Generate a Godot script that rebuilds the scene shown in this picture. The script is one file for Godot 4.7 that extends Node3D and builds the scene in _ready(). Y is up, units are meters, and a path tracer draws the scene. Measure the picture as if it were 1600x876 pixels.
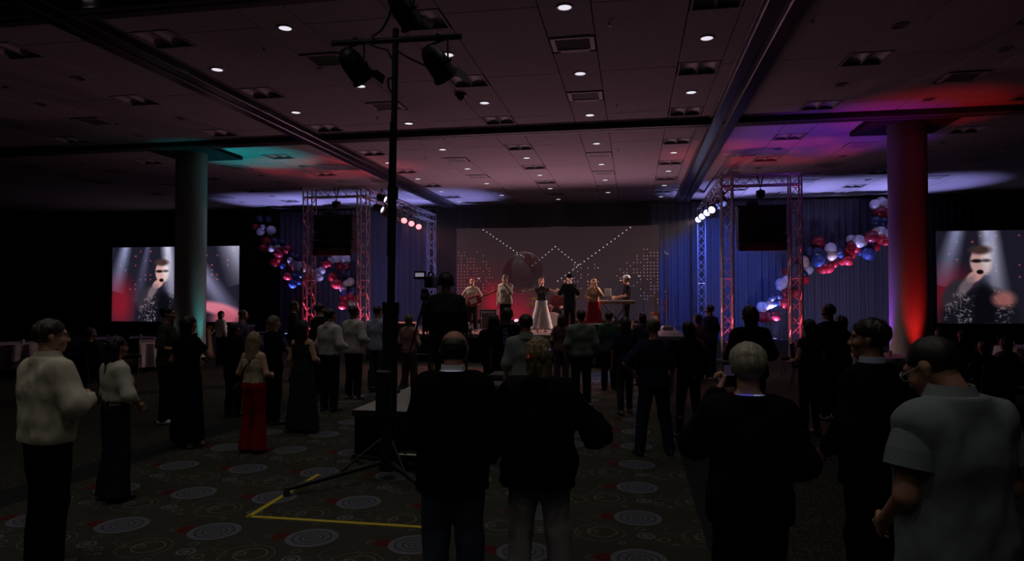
extends Node3D
# A dim hotel ballroom during a concert: crowd in front, stage with band, trusses, screens and balloon garlands at the far end.
# Room axes: x to the right, y up, the stage lies towards -z. z values named "deep" are metres in front of the camera along the room.

const F := 1059.0
const YAW := 0.17569
const PITCH := 0.02266
const EYE := 2.0
const CEIL := 6.4

var rng := RandomNumberGenerator.new()
var used := {}
var mats := {}
var nz := FastNoiseLite.new()
var head_fine: Array
var head_far: Array
var hand_open := {}
var hand_grip := {}
var wrists := {}

# ---------------------------------------------------------------- mesh builder
class MB:
	var v := PackedVector3Array()
	var n := PackedVector3Array()
	var t := PackedVector2Array()
	var ix := PackedInt32Array()
	func tri(a: Vector3, b: Vector3, c: Vector3, na: Vector3, nb: Vector3, nc: Vector3, ta := Vector2.ZERO, tb := Vector2.ZERO, tc := Vector2.ZERO) -> void:
		var k := v.size()
		v.append(a); v.append(b); v.append(c)
		n.append(na); n.append(nb); n.append(nc)
		t.append(ta); t.append(tb); t.append(tc)
		if (b - a).cross(c - a).dot(na + nb + nc) > 0.0:
			ix.append(k); ix.append(k + 2); ix.append(k + 1)
		else:
			ix.append(k); ix.append(k + 1); ix.append(k + 2)
	func quad(a: Vector3, b: Vector3, c: Vector3, d: Vector3, nn: Vector3) -> void:
		tri(a, b, c, nn, nn, nn, Vector2(0, 1), Vector2(1, 1), Vector2(1, 0))
		tri(a, c, d, nn, nn, nn, Vector2(0, 1), Vector2(1, 0), Vector2(0, 0))
	func box(c: Vector3, s: Vector3, bev := 0.0, bs := Basis.IDENTITY) -> MB:
		var h := s * 0.5
		var e := minf(bev, minf(h.x, minf(h.y, h.z)) * 0.9)
		for ax in 3:
			for sg in [-1.0, 1.0]:
				var u := (ax + 1) % 3
				var w := (ax + 2) % 3
				var nn := Vector3.ZERO
				nn[ax] = sg
				var q: Array[Vector3] = []
				for cc in [[-1, -1], [1, -1], [1, 1], [-1, 1]]:
					var p := Vector3.ZERO
					p[ax] = sg * h[ax]
					p[u] = cc[0] * (h[u] - e)
					p[w] = cc[1] * (h[w] - e)
					q.append(c + bs * p)
				quad(q[0], q[1], q[2], q[3], bs * nn)
		if e > 0.0:
			for ax in 3:
				var u := (ax + 1) % 3
				var w := (ax + 2) % 3
				for su in [-1.0, 1.0]:
					for sw in [-1.0, 1.0]:
						var pa := Vector3.ZERO
						var pb := Vector3.ZERO
						pa[u] = su * h[u]; pa[w] = sw * (h[w] - e)
						pb[u] = su * (h[u] - e); pb[w] = sw * h[w]
						var d := Vector3.ZERO
						d[ax] = h[ax] - e
						var nn := Vector3.ZERO
						nn[u] = su; nn[w] = sw
						quad(c + bs * (pa - d), c + bs * (pb - d), c + bs * (pb + d), c + bs * (pa + d), bs * nn.normalized())
			for sx in [-1.0, 1.0]:
				for sy in [-1.0, 1.0]:
					for sz in [-1.0, 1.0]:
						var sv := Vector3(sx, sy, sz)
						var nn2 := bs * sv.normalized()
						var g := Vector3(h.x - e, h.y - e, h.z - e)
						tri(c + bs * (sv * Vector3(h.x, g.y, g.z)), c + bs * (sv * Vector3(g.x, h.y, g.z)), c + bs * (sv * Vector3(g.x, g.y, h.z)), nn2, nn2, nn2)
		return self
	func tube(a: Vector3, b: Vector3, ra: float, rb: float, seg := 10, caps := true) -> MB:
		var d := (b - a).normalized()
		var x := d.cross(Vector3.UP if absf(d.y) < 0.9 else Vector3.RIGHT).normalized()
		var y := d.cross(x)
		for i in seg:
			var p := TAU * i / seg
			var q := TAU * (i + 1) / seg
			var u := x * cos(p) + y * sin(p)
			var w := x * cos(q) + y * sin(q)
			tri(a + u * ra, b + u * rb, b + w * rb, u, u, w)
			tri(a + u * ra, b + w * rb, a + w * ra, u, w, w)
			if caps:
				if ra > 0.0: tri(a, a + u * ra, a + w * ra, -d, -d, -d)
				if rb > 0.0: tri(b, b + u * rb, b + w * rb, d, d, d)
		return self
	func path(pts: Array, r: float, seg := 8) -> MB:
		for i in pts.size() - 1:
			tube(pts[i], pts[i + 1], r, r, seg)
			if i > 0: ball(pts[i], Vector3.ONE * r, 4, seg)
		return self
	func ball(c: Vector3, r: Vector3, rings := 8, seg := 12) -> MB:
		for i in rings:
			for j in seg:
				var q: Array[Vector3] = []
				for cc in [[i, j], [i + 1, j], [i + 1, j + 1], [i, j + 1]]:
					var th: float = PI * cc[0] / rings
					var ph: float = TAU * cc[1] / seg
					q.append(Vector3(sin(th) * cos(ph), cos(th), sin(th) * sin(ph)))
				if i < rings - 1: tri(c + q[0] * r, c + q[1] * r, c + q[2] * r, (q[0] / r).normalized(), (q[1] / r).normalized(), (q[2] / r).normalized())
				if i > 0: tri(c + q[0] * r, c + q[2] * r, c + q[3] * r, (q[0] / r).normalized(), (q[2] / r).normalized(), (q[3] / r).normalized())
		return self
	# profile: Vector2(radius, height) pairs, turned round the y axis of xf
	func lathe(prof: Array, seg := 20, xf := Transform3D.IDENTITY, wave := 0.0, waves := 0) -> MB:
		for i in prof.size() - 1:
			var p0: Vector2 = prof[i]
			var p1: Vector2 = prof[i + 1]
			if p0.distance_to(p1) < 1e-6: continue
			var tn := (p1 - p0).normalized()
			var nr := Vector2(tn.y, -tn.x)
			for j in seg:
				var q: Array[Vector3] = []
				var m: Array[Vector3] = []
				for cc in [[p0, j, i], [p1, j, i + 1], [p1, j + 1, i + 1], [p0, j + 1, i]]:
					var a: float = TAU * cc[1] / seg
					var rr: float = cc[0].x
					if waves > 0: rr += wave * sin(a * waves) * float(cc[2]) / prof.size()
					q.append(xf * Vector3(cos(a) * rr, cc[0].y, sin(a) * rr))
					m.append((xf.basis * Vector3(cos(a) * nr.x, nr.y, sin(a) * nr.x)).normalized())
				if waves > 0:
					var fl := (q[1] - q[0]).cross(q[3] - q[0]).normalized()
					if fl.dot(m[0]) < 0.0: fl = -fl
					for k in 4: m[k] = fl
				if p1.x > 1e-5: tri(q[0], q[1], q[2], m[0], m[1], m[2])
				if p0.x > 1e-5: tri(q[0], q[2], q[3], m[0], m[2], m[3])
		return self
	func add(o: ArrayMesh) -> MB:
		var ar := o.surface_get_arrays(0)
		var k := v.size()
		v.append_array(ar[Mesh.ARRAY_VERTEX])
		n.append_array(ar[Mesh.ARRAY_NORMAL])
		t.append_array(ar[Mesh.ARRAY_TEX_UV])
		for i in ar[Mesh.ARRAY_INDEX]: ix.append(i + k)
		return self
	func mesh() -> ArrayMesh:
		var ar := []
		ar.resize(Mesh.ARRAY_MAX)
		ar[Mesh.ARRAY_VERTEX] = v
		ar[Mesh.ARRAY_NORMAL] = n
		ar[Mesh.ARRAY_TEX_UV] = t
		ar[Mesh.ARRAY_INDEX] = ix
		var m := ArrayMesh.new()
		m.add_surface_from_arrays(Mesh.PRIMITIVE_TRIANGLES, ar)
		return m

# ---------------------------------------------------------------- nodes
func numbered(called: String) -> String:
	var k: int = used.get(called, 0)
	used[called] = k + 1
	return called if k == 0 else "%s_%03d" % [called, k]

func thing(called: String, label: String, category: String, at := Vector3.ZERO, turn := 0.0, group := "") -> Node3D:
	var o := Node3D.new()
	o.name = numbered(called)
	add_child(o)
	o.position = at
	o.rotation.y = turn
	o.set_meta("label", label)
	o.set_meta("category", category)
	if group: o.set_meta("group", group)
	return o

func part(called: String, mesh: Mesh, m: Material, parent: Node, at := Vector3.ZERO, bs := Basis.IDENTITY) -> MeshInstance3D:
	var o := MeshInstance3D.new()
	o.mesh = mesh
	o.material_override = m
	if parent == self:
		o.name = numbered(called)
	else:
		var key := "%d/%s" % [parent.get_instance_id(), called]
		var k: int = used.get(key, 0)
		used[key] = k + 1
		o.name = called if k == 0 else "%s_%03d" % [called, k]
	parent.add_child(o, true)
	o.transform = Transform3D(bs, at)
	return o

func tagged(o: Node3D, label: String, category: String, group := "") -> Node3D:
	o.set_meta("label", label)
	o.set_meta("category", category)
	if group: o.set_meta("group", group)
	return o

func structure(called: String, mesh: Mesh, m: Material, at := Vector3.ZERO) -> MeshInstance3D:
	var o := part(called, mesh, m, self, at)
	o.set_meta("kind", "structure")
	return o

func copy_of(o: Node3D, at: Vector3, turn := 0.0, base := "") -> Node3D:
	var c: Node3D = o.duplicate()
	c.name = numbered(base if base else String(o.name))
	add_child(c)
	c.position = at
	c.rotation.y = turn
	return c

# ---------------------------------------------------------------- materials
func mat(c: Color, rough := 0.8, metal := 0.0) -> StandardMaterial3D:
	var key := "%s/%.2f/%.2f" % [c.to_html(), rough, metal]
	if not mats.has(key):
		var m := StandardMaterial3D.new()
		m.albedo_color = c
		m.roughness = rough
		m.metallic = metal
		if rough > 0.75: m.metallic_specular = 0.2
		mats[key] = m
	return mats[key]

func rgb(r: int, g: int, b: int) -> Color:
	return Color8(r, g, b)

func lamp(c: Color, energy: float) -> StandardMaterial3D:
	var key := "lamp%s/%.3f" % [c.to_html(), energy]
	if not mats.has(key):
		var m := StandardMaterial3D.new()
		m.albedo_color = Color(0.02, 0.02, 0.02)
		m.emission_enabled = true
		m.emission = c
		m.emission_energy_multiplier = energy
		mats[key] = m
	return mats[key]

var weave_tex: ImageTexture
func cloth(c: Color, rough := 0.95, grain := 0.25) -> StandardMaterial3D:
	var key := "cloth%s/%.2f/%.2f" % [c.to_html(), rough, grain]
	if not mats.has(key):
		if weave_tex == null:
			var im := Image.create(128, 128, false, Image.FORMAT_RGB8)
			var r2 := RandomNumberGenerator.new()
			r2.seed = 5
			for y in 128:
				for x in 128:
					var g := 0.5 + 0.25 * (sin(x * TAU / 4.0) * sin(y * TAU / 4.0)) + r2.randf_range(-0.2, 0.2)
					im.set_pixel(x, y, Color(g, g, g))
			im.bump_map_to_normal_map(2.0)
			weave_tex = ImageTexture.create_from_image(im)
		var m := StandardMaterial3D.new()
		m.albedo_color = c
		m.roughness = rough
		m.normal_enabled = true
		m.normal_texture = weave_tex
		m.normal_scale = grain
		m.uv1_triplanar = true
		m.uv1_scale = Vector3.ONE * 8.0
		m.metallic_specular = 0.12
		mats[key] = m
	return mats[key]

# ---------------------------------------------------------------- from the photograph's pixels to places
func ray(u: float, v: float) -> Vector3:
	var x := (u - 800.0) / F
	var y := -(v - 438.0) / F
	var up := y * cos(PITCH) + sin(PITCH)
	var fw := cos(PITCH) - y * sin(PITCH)
	return Vector3(x * cos(YAW) - fw * sin(YAW), up, -(x * sin(YAW) + fw * cos(YAW)))

func on_level(u: float, v: float, h: float) -> Vector3:   # where the ray meets the level h
	var r := ray(u, v)
	return Vector3(0, EYE, 0) + r * ((h - EYE) / r.y)

func on_wall(u: float, v: float, deep: float) -> Vector3:   # where the ray meets the upright plane z = -deep
	var r := ray(u, v)
	return Vector3(0, EYE, 0) + r * (-deep / r.z)

func stand(u: float, far: float, h := 0.0) -> Vector3:   # the spot on the level h below column u, at a measured distance from the eye
	var x := (u - 800.0) / F * far
	return Vector3(x * cos(YAW) - far * sin(YAW), h, -(x * sin(YAW) + far * cos(YAW)))

# ---------------------------------------------------------------- lights
func aim(o: Node3D, at: Vector3, to: Vector3) -> void:
	var d := (to - at).normalized()
	o.transform = Transform3D(Basis.looking_at(d, Vector3.UP if absf(d.y) < 0.98 else Vector3.FORWARD), at)

func spot(at: Vector3, to: Vector3, c: Color, energy: float, angle: float, size := 0.06, soft := 0.6) -> SpotLight3D:
	var l := SpotLight3D.new()
	l.name = numbered("beam")
	add_child(l)
	aim(l, at, to)
	l.light_color = c
	l.light_energy = energy
	l.spot_angle = angle
	l.spot_angle_attenuation = soft
	l.spot_range = 60.0
	l.spot_attenuation = 2.0
	l.light_size = size
	l.shadow_enabled = true
	return l

# ---------------------------------------------------------------- smooth bodies: tapered capsules joined by a smooth minimum, meshed as surface nets
# pr: [a, b, ra, rb, fx, fz]; fx and fz flatten the round section along x and z
func net(prs: Array, cell: float, k := 0.03, ymin := -1e9, ymax := 1e9, namp := 0.0, nfreq := 8.0, nstretch := 1.0, tilt := 0.0, hair_lo := -1e9) -> Array:
	var lo := Vector3.ONE * 1e9
	var hi := Vector3.ONE * -1e9
	for p in prs:
		var rr: float = maxf(p[2], p[3])
		var ext := Vector3(rr * p[4], rr, rr * p[5])
		lo = lo.min((p[0] as Vector3).min(p[1]) - ext)
		hi = hi.max((p[0] as Vector3).max(p[1]) + ext)
	lo -= Vector3.ONE * (cell * 2.0 + namp)
	hi += Vector3.ONE * (cell * 2.0 + namp)
	lo.y = maxf(lo.y, ymin - absf(tilt) * 0.3 - cell * 2.0)
	hi.y = minf(hi.y, ymax + cell * 2.0)
	var nx := int(ceil((hi.x - lo.x) / cell)) + 1
	var ny := int(ceil((hi.y - lo.y) / cell)) + 1
	var nq := int(ceil((hi.z - lo.z) / cell)) + 1
	var f := PackedFloat32Array()
	f.resize(nx * ny * nq)
	f.fill(1.0)
	var pad := k + cell * 2.0 + namp
	for p in prs:
		var fx: float = p[4]
		var fz: float = p[5]
		var ra: float = p[2]
		var rb: float = p[3]
		var mn := minf(1.0, minf(fx, fz))
		var rr := maxf(ra, rb)
		var pa: Vector3 = p[0]
		var pb: Vector3 = p[1]
		var l0 := pa.min(pb) - Vector3(rr * fx, rr, rr * fz) - Vector3.ONE * pad
		var h0 := pa.max(pb) + Vector3(rr * fx, rr, rr * fz) + Vector3.ONE * pad
		var i0 := maxi(0, int((l0.x - lo.x) / cell))
		var i1 := mini(nx - 1, int((h0.x - lo.x) / cell) + 1)
		var j0 := maxi(0, int((l0.y - lo.y) / cell))
		var j1 := mini(ny - 1, int((h0.y - lo.y) / cell) + 1)
		var k0 := maxi(0, int((l0.z - lo.z) / cell))
		var k1 := mini(nq - 1, int((h0.z - lo.z) / cell) + 1)
		var sc := Vector3(1.0 / fx, 1.0, 1.0 / fz)
		var sa := pa * sc
		var ab := pb * sc - sa
		var l2 := maxf(ab.length_squared(), 1e-9)
		for kk in range(k0, k1 + 1):
			for j in range(j0, j1 + 1):
				var row := (kk * ny + j) * nx
				var q := Vector3(lo.x + i0 * cell, lo.y + j * cell, lo.z + kk * cell) * sc - sa
				var step := cell * sc.x
				for i in range(i0, i1 + 1):
					var s := clampf(q.dot(ab) / l2, 0.0, 1.0)
					var d := (q.distance_to(ab * s) - (ra + (rb - ra) * s)) * mn
					var e := f[row + i]
					var g := absf(d - e)
					if g < k:
						f[row + i] = minf(d, e) - (k - g) * (k - g) * 0.25 / k
					elif d < e:
						f[row + i] = d
					q.x += step
	if namp > 0.0:
		for kk in nq:
			for j in ny:
				var row := (kk * ny + j) * nx
				for i in nx:
					if absf(f[row + i]) < namp + cell * 2.0:
						f[row + i] += namp * nz.get_noise_3d((lo.x + i * cell) * nfreq * 10.0, (lo.y + j * cell) * nfreq * 10.0 * nstretch, (lo.z + kk * cell) * nfreq * 10.0)
	if ymin > -1e8 or ymax < 1e8:
		for j in ny:
			var y := lo.y + j * cell
			if y - ymin > cell * 3.0 + absf(tilt) and ymax - y > cell * 3.0: continue
			for kk in nq:
				var yy := y + tilt * (lo.z + kk * cell)
				var c := maxf(ymin - yy, y - ymax)
				var row := (kk * ny + j) * nx
				for i in nx:
					if f[row + i] < c: f[row + i] = c
	if hair_lo > -1e8:   # hair keeps what lies above the hairline, or behind the ears and above its own length
		for kk in nq:
			var z := lo.z + kk * cell
			for j in ny:
				var y := lo.y + j * cell
				var c := minf(-(y + 0.62 * z), maxf(0.012 - z, hair_lo - y))
				var row := (kk * ny + j) * nx
				for i in nx:
					if f[row + i] < c: f[row + i] = c
	var vs := PackedVector3Array()
	var ns := PackedVector3Array()
	var ix := PackedInt32Array()
	var id := PackedInt32Array()
	id.resize(nx * ny * nq)
	id.fill(-1)
	var o := [0, 1, nx, nx + 1, nx * ny, nx * ny + 1, nx * ny + nx, nx * ny + nx + 1]
	var lim := cell * 2.2
	var ee := [[0, 1], [2, 3], [4, 5], [6, 7], [0, 2], [1, 3], [4, 6], [5, 7], [0, 4], [1, 5], [2, 6], [3, 7]]
	var cs := PackedFloat32Array()
	cs.resize(8)
	for kk in nq - 1:
		for j in ny - 1:
			var row := (kk * ny + j) * nx
			for i in nx - 1:
				var at := row + i
				var f0 := f[at]
				if f0 > lim or f0 < -lim: continue
				var neg := 0
				for c in 8:
					cs[c] = f[at + o[c]]
					if cs[c] < 0.0: neg += 1
				if neg == 0 or neg == 8: continue
				var sum := Vector3.ZERO
				var cnt := 0
				for e in ee:
					var a: int = e[0]
					var b: int = e[1]
					if (cs[a] < 0.0) != (cs[b] < 0.0):
						var w := cs[a] / (cs[a] - cs[b])
						var p0 := Vector3(a & 1, (a >> 1) & 1, a >> 2)
						var p1 := Vector3(b & 1, (b >> 1) & 1, b >> 2)
						sum += p0.lerp(p1, w)
						cnt += 1
				id[at] = vs.size()
				vs.append(lo + (Vector3(i, j, kk) + sum / cnt) * cell)
				ns.append(Vector3(cs[1] + cs[3] + cs[5] + cs[7] - cs[0] - cs[2] - cs[4] - cs[6], cs[2] + cs[3] + cs[6] + cs[7] - cs[0] - cs[1] - cs[4] - cs[5], cs[4] + cs[5] + cs[6] + cs[7] - cs[0] - cs[1] - cs[2] - cs[3]).normalized())
	var dirs := [[1, nx, nx * ny], [nx, nx * ny, 1], [nx * ny, 1, nx]]
	for kk in range(1, nq - 1):
		for j in range(1, ny - 1):
			var row := (kk * ny + j) * nx
			for i in range(1, nx - 1):
				var at := row + i
				if id[at] < 0: continue
				for d in dirs:
					var inside: bool = f[at] < 0.0
					if inside == (f[at + d[0]] < 0.0): continue
					var a: int = id[at]
					var b: int = id[at - d[1]]
					var c: int = id[at - d[1] - d[2]]
					var e: int = id[at - d[2]]
					if a < 0 or b < 0 or c < 0 or e < 0: continue
					if inside:
						ix.append(a); ix.append(c); ix.append(b); ix.append(a); ix.append(e); ix.append(c)
					else:
						ix.append(a); ix.append(b); ix.append(c); ix.append(a); ix.append(c); ix.append(e)
	return [vs, ns, ix]

func net_mesh(parts: Array, cols := PackedColorArray()) -> ArrayMesh:   # joins nets; each entry [net, transform]
	var vs := PackedVector3Array()
	var ns := PackedVector3Array()
	var ix := PackedInt32Array()
	for e in parts:
		var xf: Transform3D = e[1]
		var k := vs.size()
		vs.append_array(xf * (e[0][0] as PackedVector3Array))
		for q in e[0][1]: ns.append((xf.basis * q).normalized())
		for q in e[0][2]: ix.append(q + k)
	var ar := []
	ar.resize(Mesh.ARRAY_MAX)
	ar[Mesh.ARRAY_VERTEX] = vs
	ar[Mesh.ARRAY_NORMAL] = ns
	ar[Mesh.ARRAY_INDEX] = ix
	if cols.size() == vs.size(): ar[Mesh.ARRAY_COLOR] = cols
	var m := ArrayMesh.new()
	m.add_surface_from_arrays(Mesh.PRIMITIVE_TRIANGLES, ar)
	return m

func pr(a: Vector3, b: Vector3, ra: float, rb: float, fx := 1.0, fz := 1.0) -> Array:
	return [a, b, ra, rb, fx, fz]

# ---------------------------------------------------------------- textures (what surfaces are made of, and what the screens show)
func ring(im: Image, cx: float, cy: float, r0: float, r1: float, c: Color, a := 1.0) -> void:   # wraps round the tile
	var W := im.get_width()
	var H := im.get_height()
	for y in range(int(cy - r1) - 1, int(cy + r1) + 2):
		for x in range(int(cx - r1) - 1, int(cx + r1) + 2):
			var d := Vector2(x - cx, y - cy).length()
			var k := clampf(d - r0 + 0.5, 0.0, 1.0) * clampf(r1 - d + 0.5, 0.0, 1.0) * a
			if k > 0.0:
				var px := posmod(x, W)
				var py := posmod(y, H)
				im.set_pixel(px, py, im.get_pixel(px, py).lerp(c, k))

func blob(im: Image, cx: float, cy: float, rx: float, ry: float, c: Color, soft := 0.3, a := 1.0, rot := 0.0) -> void:
	var R := maxf(rx, ry) * 1.3 + 2.0
	for y in range(maxi(0, int(cy - R)), mini(im.get_height(), int(cy + R))):
		for x in range(maxi(0, int(cx - R)), mini(im.get_width(), int(cx + R))):
			var q := Vector2(x - cx, y - cy).rotated(-rot)
			var d := Vector2(q.x / rx, q.y / ry).length()
			var k := clampf((1.0 + soft - d) / (soft * 2.0 + 1e-4), 0.0, 1.0) * a
			if k > 0.0: im.set_pixel(x, y, im.get_pixel(x, y).lerp(c, k))

func shaft(im: Image, a: Vector2, b: Vector2, wa: float, wb: float, c: Color, s: float) -> void:   # a stage beam in the camera feed
	var ab := b - a
	for y in im.get_height():
		for x in im.get_width():
			var q := Vector2(x, y) - a
			var t := q.dot(ab) / ab.length_squared()
			if t < 0.0 or t > 1.0: continue
			var d := absf(q.cross(ab)) / ab.length()
			var k := clampf(1.2 - d / lerpf(wa, wb, t), 0.0, 1.0) * s * (1.0 - t * 0.75)
			if k > 0.0: im.set_pixel(x, y, im.get_pixel(x, y).lerp(c, k))

func feed_texture(hx: float, big: float, flip: bool) -> ImageTexture:   # live camera feed: a singer in dark glasses and a shiny jacket
	var W := 448
	var H := 252
	var im := Image.create(W, H, false, Image.FORMAT_RGB8)
	im.fill(rgb(34, 32, 46))
	var r := RandomNumberGenerator.new()
	r.seed = 11
	blob(im, 30, 190, 46, 80, rgb(150, 26, 44), 0.6, 0.85)
	for i in 46:
		var gx := float(int(r.randf() * 24)) * 18.0 + 12.0
		var gy := float(int(r.randf() * 9)) * 16.0 + 14.0
		blob(im, gx, gy, 2.4, 2.4, rgb(210, 90, 100), 0.5, 0.8)
	var cx := hx * W
	shaft(im, Vector2(cx + 18, -10), Vector2(cx + 44, 230), 24, 32, rgb(225, 225, 255), 1.0)
	shaft(im, Vector2(50, -10), Vector2(10, 150), 20, 34, rgb(190, 195, 245), 0.8)
	shaft(im, Vector2(130, -10), Vector2(90, 190), 10, 26, rgb(140, 140, 200), 0.5)
	shaft(im, Vector2(250, -10), Vector2(430, 240), 26, 40, rgb(205, 205, 255), 0.9)
	shaft(im, Vector2(430, -30), Vector2(470, 120), 60, 60, rgb(225, 225, 255), 0.9)
	# jacket
	blob(im, cx - 6, 240, 92 * big, 88 * big, rgb(26, 24, 34), 0.12)
	blob(im, cx + 6, 236, 26 * big, 90 * big, rgb(14, 14, 22), 0.2)
	blob(im, cx - 62 * big, 172, 26 * big, 46 * big, rgb(54, 48, 58), 0.2, 1.0, 0.5)
	for i in 210:
		var a := r.randf() * TAU
		var d := sqrt(r.randf())
		var gx2 := cx - 6 + cos(a) * d * 84 * big
		var gy2 := 222 + sin(a) * d * 72 * big
		if absf(gx2 - cx - 6) < 24 * big: continue
		blob(im, gx2, gy2, r.randf_range(1.5, 6.5), r.randf_range(1.0, 2.2), rgb(176, 160, 170), 0.5, r.randf_range(0.15, 0.7), r.randf() * PI)
	# head, glasses, hand with microphone
	blob(im, cx, 84, 25 * big, 38 * big, rgb(222, 176, 170), 0.12)
	blob(im, cx + 14, 76, 11 * big, 34 * big, rgb(248, 236, 244), 0.6, 0.9)
	blob(im, cx - 2, 52, 25 * big, 12 * big, rgb(74, 54, 56), 0.35)
	blob(im, cx - 10, 82, 13 * big, 5 * big, rgb(34, 26, 32), 0.3)
	blob(im, cx + 12, 81, 11 * big, 4.5 * big, rgb(96, 82, 90), 0.4)
	blob(im, cx - 14, 124, 22 * big, 14 * big, rgb(226, 166, 160), 0.2, 1.0, -0.6)
	blob(im, cx - 2, 112, 8 * big, 6 * big, rgb(20, 18, 22), 0.2)
	blob(im, cx - 34 * big, 148, 13 * big, 30 * big, rgb(140, 120, 128), 0.3, 0.8, 0.6)
	if flip: blob(im, cx + 52 * big, 186, 26 * big, 21 * big, rgb(196, 120, 116), 0.4, 0.85)
	else:
		blob(im, W - 70, 208, 78, 20, rgb(232, 130, 150), 0.3, 0.95, 0.22)
		blob(im, W - 44, 240, 46, 26, rgb(200, 96, 116), 0.4, 0.9)
	return ImageTexture.create_from_image(im)

func led_texture() -> ImageTexture:   # the wall of light behind the band: rows of small points on near black
	var W := 1024
	var H := 470
	var im := Image.create(W, H, false, Image.FORMAT_RGB8)
	im.fill(rgb(44, 31, 35))
	blob(im, 130, 420, 190, 190, rgb(74, 26, 34), 0.9, 0.9)
	blob(im, 320, 450, 110, 100, rgb(132, 22, 40), 0.7, 0.95)
	blob(im, 190, 390, 46, 90, rgb(150, 22, 42), 0.7, 0.9)
	blob(im, 900, 450, 150, 150, rgb(32, 31, 48), 0.9, 0.6)
	var r := RandomNumberGenerator.new()
	r.seed = 3
	var spark := rgb(250, 240, 250)
	for i in 13: blob(im, 140 + i * 17.5 + (i % 3), 6 + i * 12.0, 2.7, 2.7, spark, 0.4)   # falling line
	for i in 20: blob(im, 885 - i * 19.0, 6 + i * 14.0, 2.7, 2.7, spark, 0.4)   # rising line
	for i in 8:
		blob(im, 512 + i * 16.5, 98 + i * 13.5, 2.5, 2.5, spark, 0.4)
		blob(im, 512 - i * 16.5, 98 + i * 13.5, 2.5, 2.5, spark, 0.4)
	for gx in 24:
		for gy in 17:
			var edge := clampf(1.15 - gx / 15.0 - absf(gy - 8.0) / 14.0, 0.0, 1.0)
			if r.randf() < edge: blob(im, 8 + gx * 16.5, 122 + gy * 16.5, 2.2, 2.2, rgb(235, 120, 120), 0.4, 0.85)
			var e2 := clampf(1.2 - gx / 13.0 - absf(gy - 6.0) / 12.0, 0.0, 1.0)
			if r.randf() < e2: blob(im, W - 8 - gx * 16.5, 116 + gy * 16.5, 2.2, 2.2, rgb(226, 190, 205), 0.4, 0.85)
	for i in 30: blob(im, 590 + int(r.randf() * 9) * 17.0, 190 + int(r.randf() * 9) * 17.0, 2.2, 2.2, rgb(225, 200, 210), 0.4, 0.8)
	return ImageTexture.create_from_image(im)

func carpet_texture() -> ImageTexture:   # one repeat of the woven circles, 0.885 m by 0.98 m
	var W := 440
	var H := 488
	var im := Image.create(W, H, false, Image.FORMAT_RGB8)
	var r := RandomNumberGenerator.new()
	r.seed = 9
	for y in H:
		for x in W:
			var g := r.randf_range(-8, 8)
			im.set_pixel(x, y, Color8(int(58 + g), int(57 + g), int(50 + g)))
	var pale := rgb(94, 92, 84)
	var grey := rgb(92, 93, 101)
	var s := 497.0
	var mx := 0.5 * W
	var my := 0.28 * H
	# thin circles
	ring(im, mx - 0.32 * s, my + 0.44 * s, 0.2 * s, 0.212 * s, pale, 0.8)
	ring(im, mx - 0.3 * s, my + 0.42 * s, 0.115 * s, 0.13 * s, pale)
	ring(im, mx - 0.38 * s, my + 0.42 * s, 0.028 * s, 0.045 * s, pale)
	ring(im, mx + 0.06 * s, my + 0.46 * s, 0.052 * s, 0.075 * s, grey)
	ring(im, mx + 0.06 * s, my + 0.46 * s, 0.0, 0.032 * s, rgb(92, 92, 92))
	ring(im, mx + 0.27 * s, my + 0.5 * s, 0.13 * s, 0.14 * s, pale, 0.7)
	ring(im, mx + 0.21 * s, my + 0.53 * s, 0.034 * s, 0.05 * s, pale)
	ring(im, mx + 0.3 * s, my + 0.62 * s, 0.012 * s, 0.026 * s, pale)
	ring(im, mx + 0.38 * s, my + 0.3 * s, 0.15 * s, 0.16 * s, pale, 0.6)
	ring(im, mx + 0.02 * s, my + 0.3 * s, 0.03 * s, 0.044 * s, pale, 0.8)
	ring(im, mx - 0.36 * s, my + 0.02 * s, 0.03 * s, 0.046 * s, pale, 0.7)
	ring(im, mx - 0.13 * s, my + 0.66 * s, 0.016 * s, 0.032 * s, pale, 0.8)
	# red circle and medallion
	ring(im, mx - 0.26 * s, my + 0.01 * s, 0.0, 0.085 * s, rgb(82, 38, 38))
	ring(im, mx - 0.26 * s, my + 0.01 * s, 0.035 * s, 0.055 * s, rgb(70, 28, 30))
	ring(im, mx, my, 0.0, 0.215 * s, grey)
	for e in [[0.145, 0.165, rgb(60, 62, 76)], [0.1, 0.135, rgb(84, 85, 88)], [0.085, 0.1, rgb(58, 58, 62)], [0.045, 0.06, rgb(60, 58, 58)], [0.0, 0.03, rgb(76, 74, 70)]]:
		ring(im, mx, my, e[0] * s, e[1] * s, e[2])
	for y in H:
		for x in W:
			var k := r.randf_range(0.84, 1.22)
			var c := im.get_pixel(x, y)
			im.set_pixel(x, y, Color(c.r * k, c.g * k, c.b * k))
	return ImageTexture.create_from_image(im)

func speckle_texture(base: Color, fleck: Color, amount: float, sd: int) -> ImageTexture:
	var im := Image.create(256, 256, false, Image.FORMAT_RGB8)
	im.fill(base)
	var r := RandomNumberGenerator.new()
	r.seed = sd
	for i in int(256 * 256 * amount / 6.0):
		ring(im, r.randf() * 256, r.randf() * 256, 0.0, r.randf_range(0.6, 2.0), fleck, r.randf_range(0.2, 0.9))
	return ImageTexture.create_from_image(im)

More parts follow.
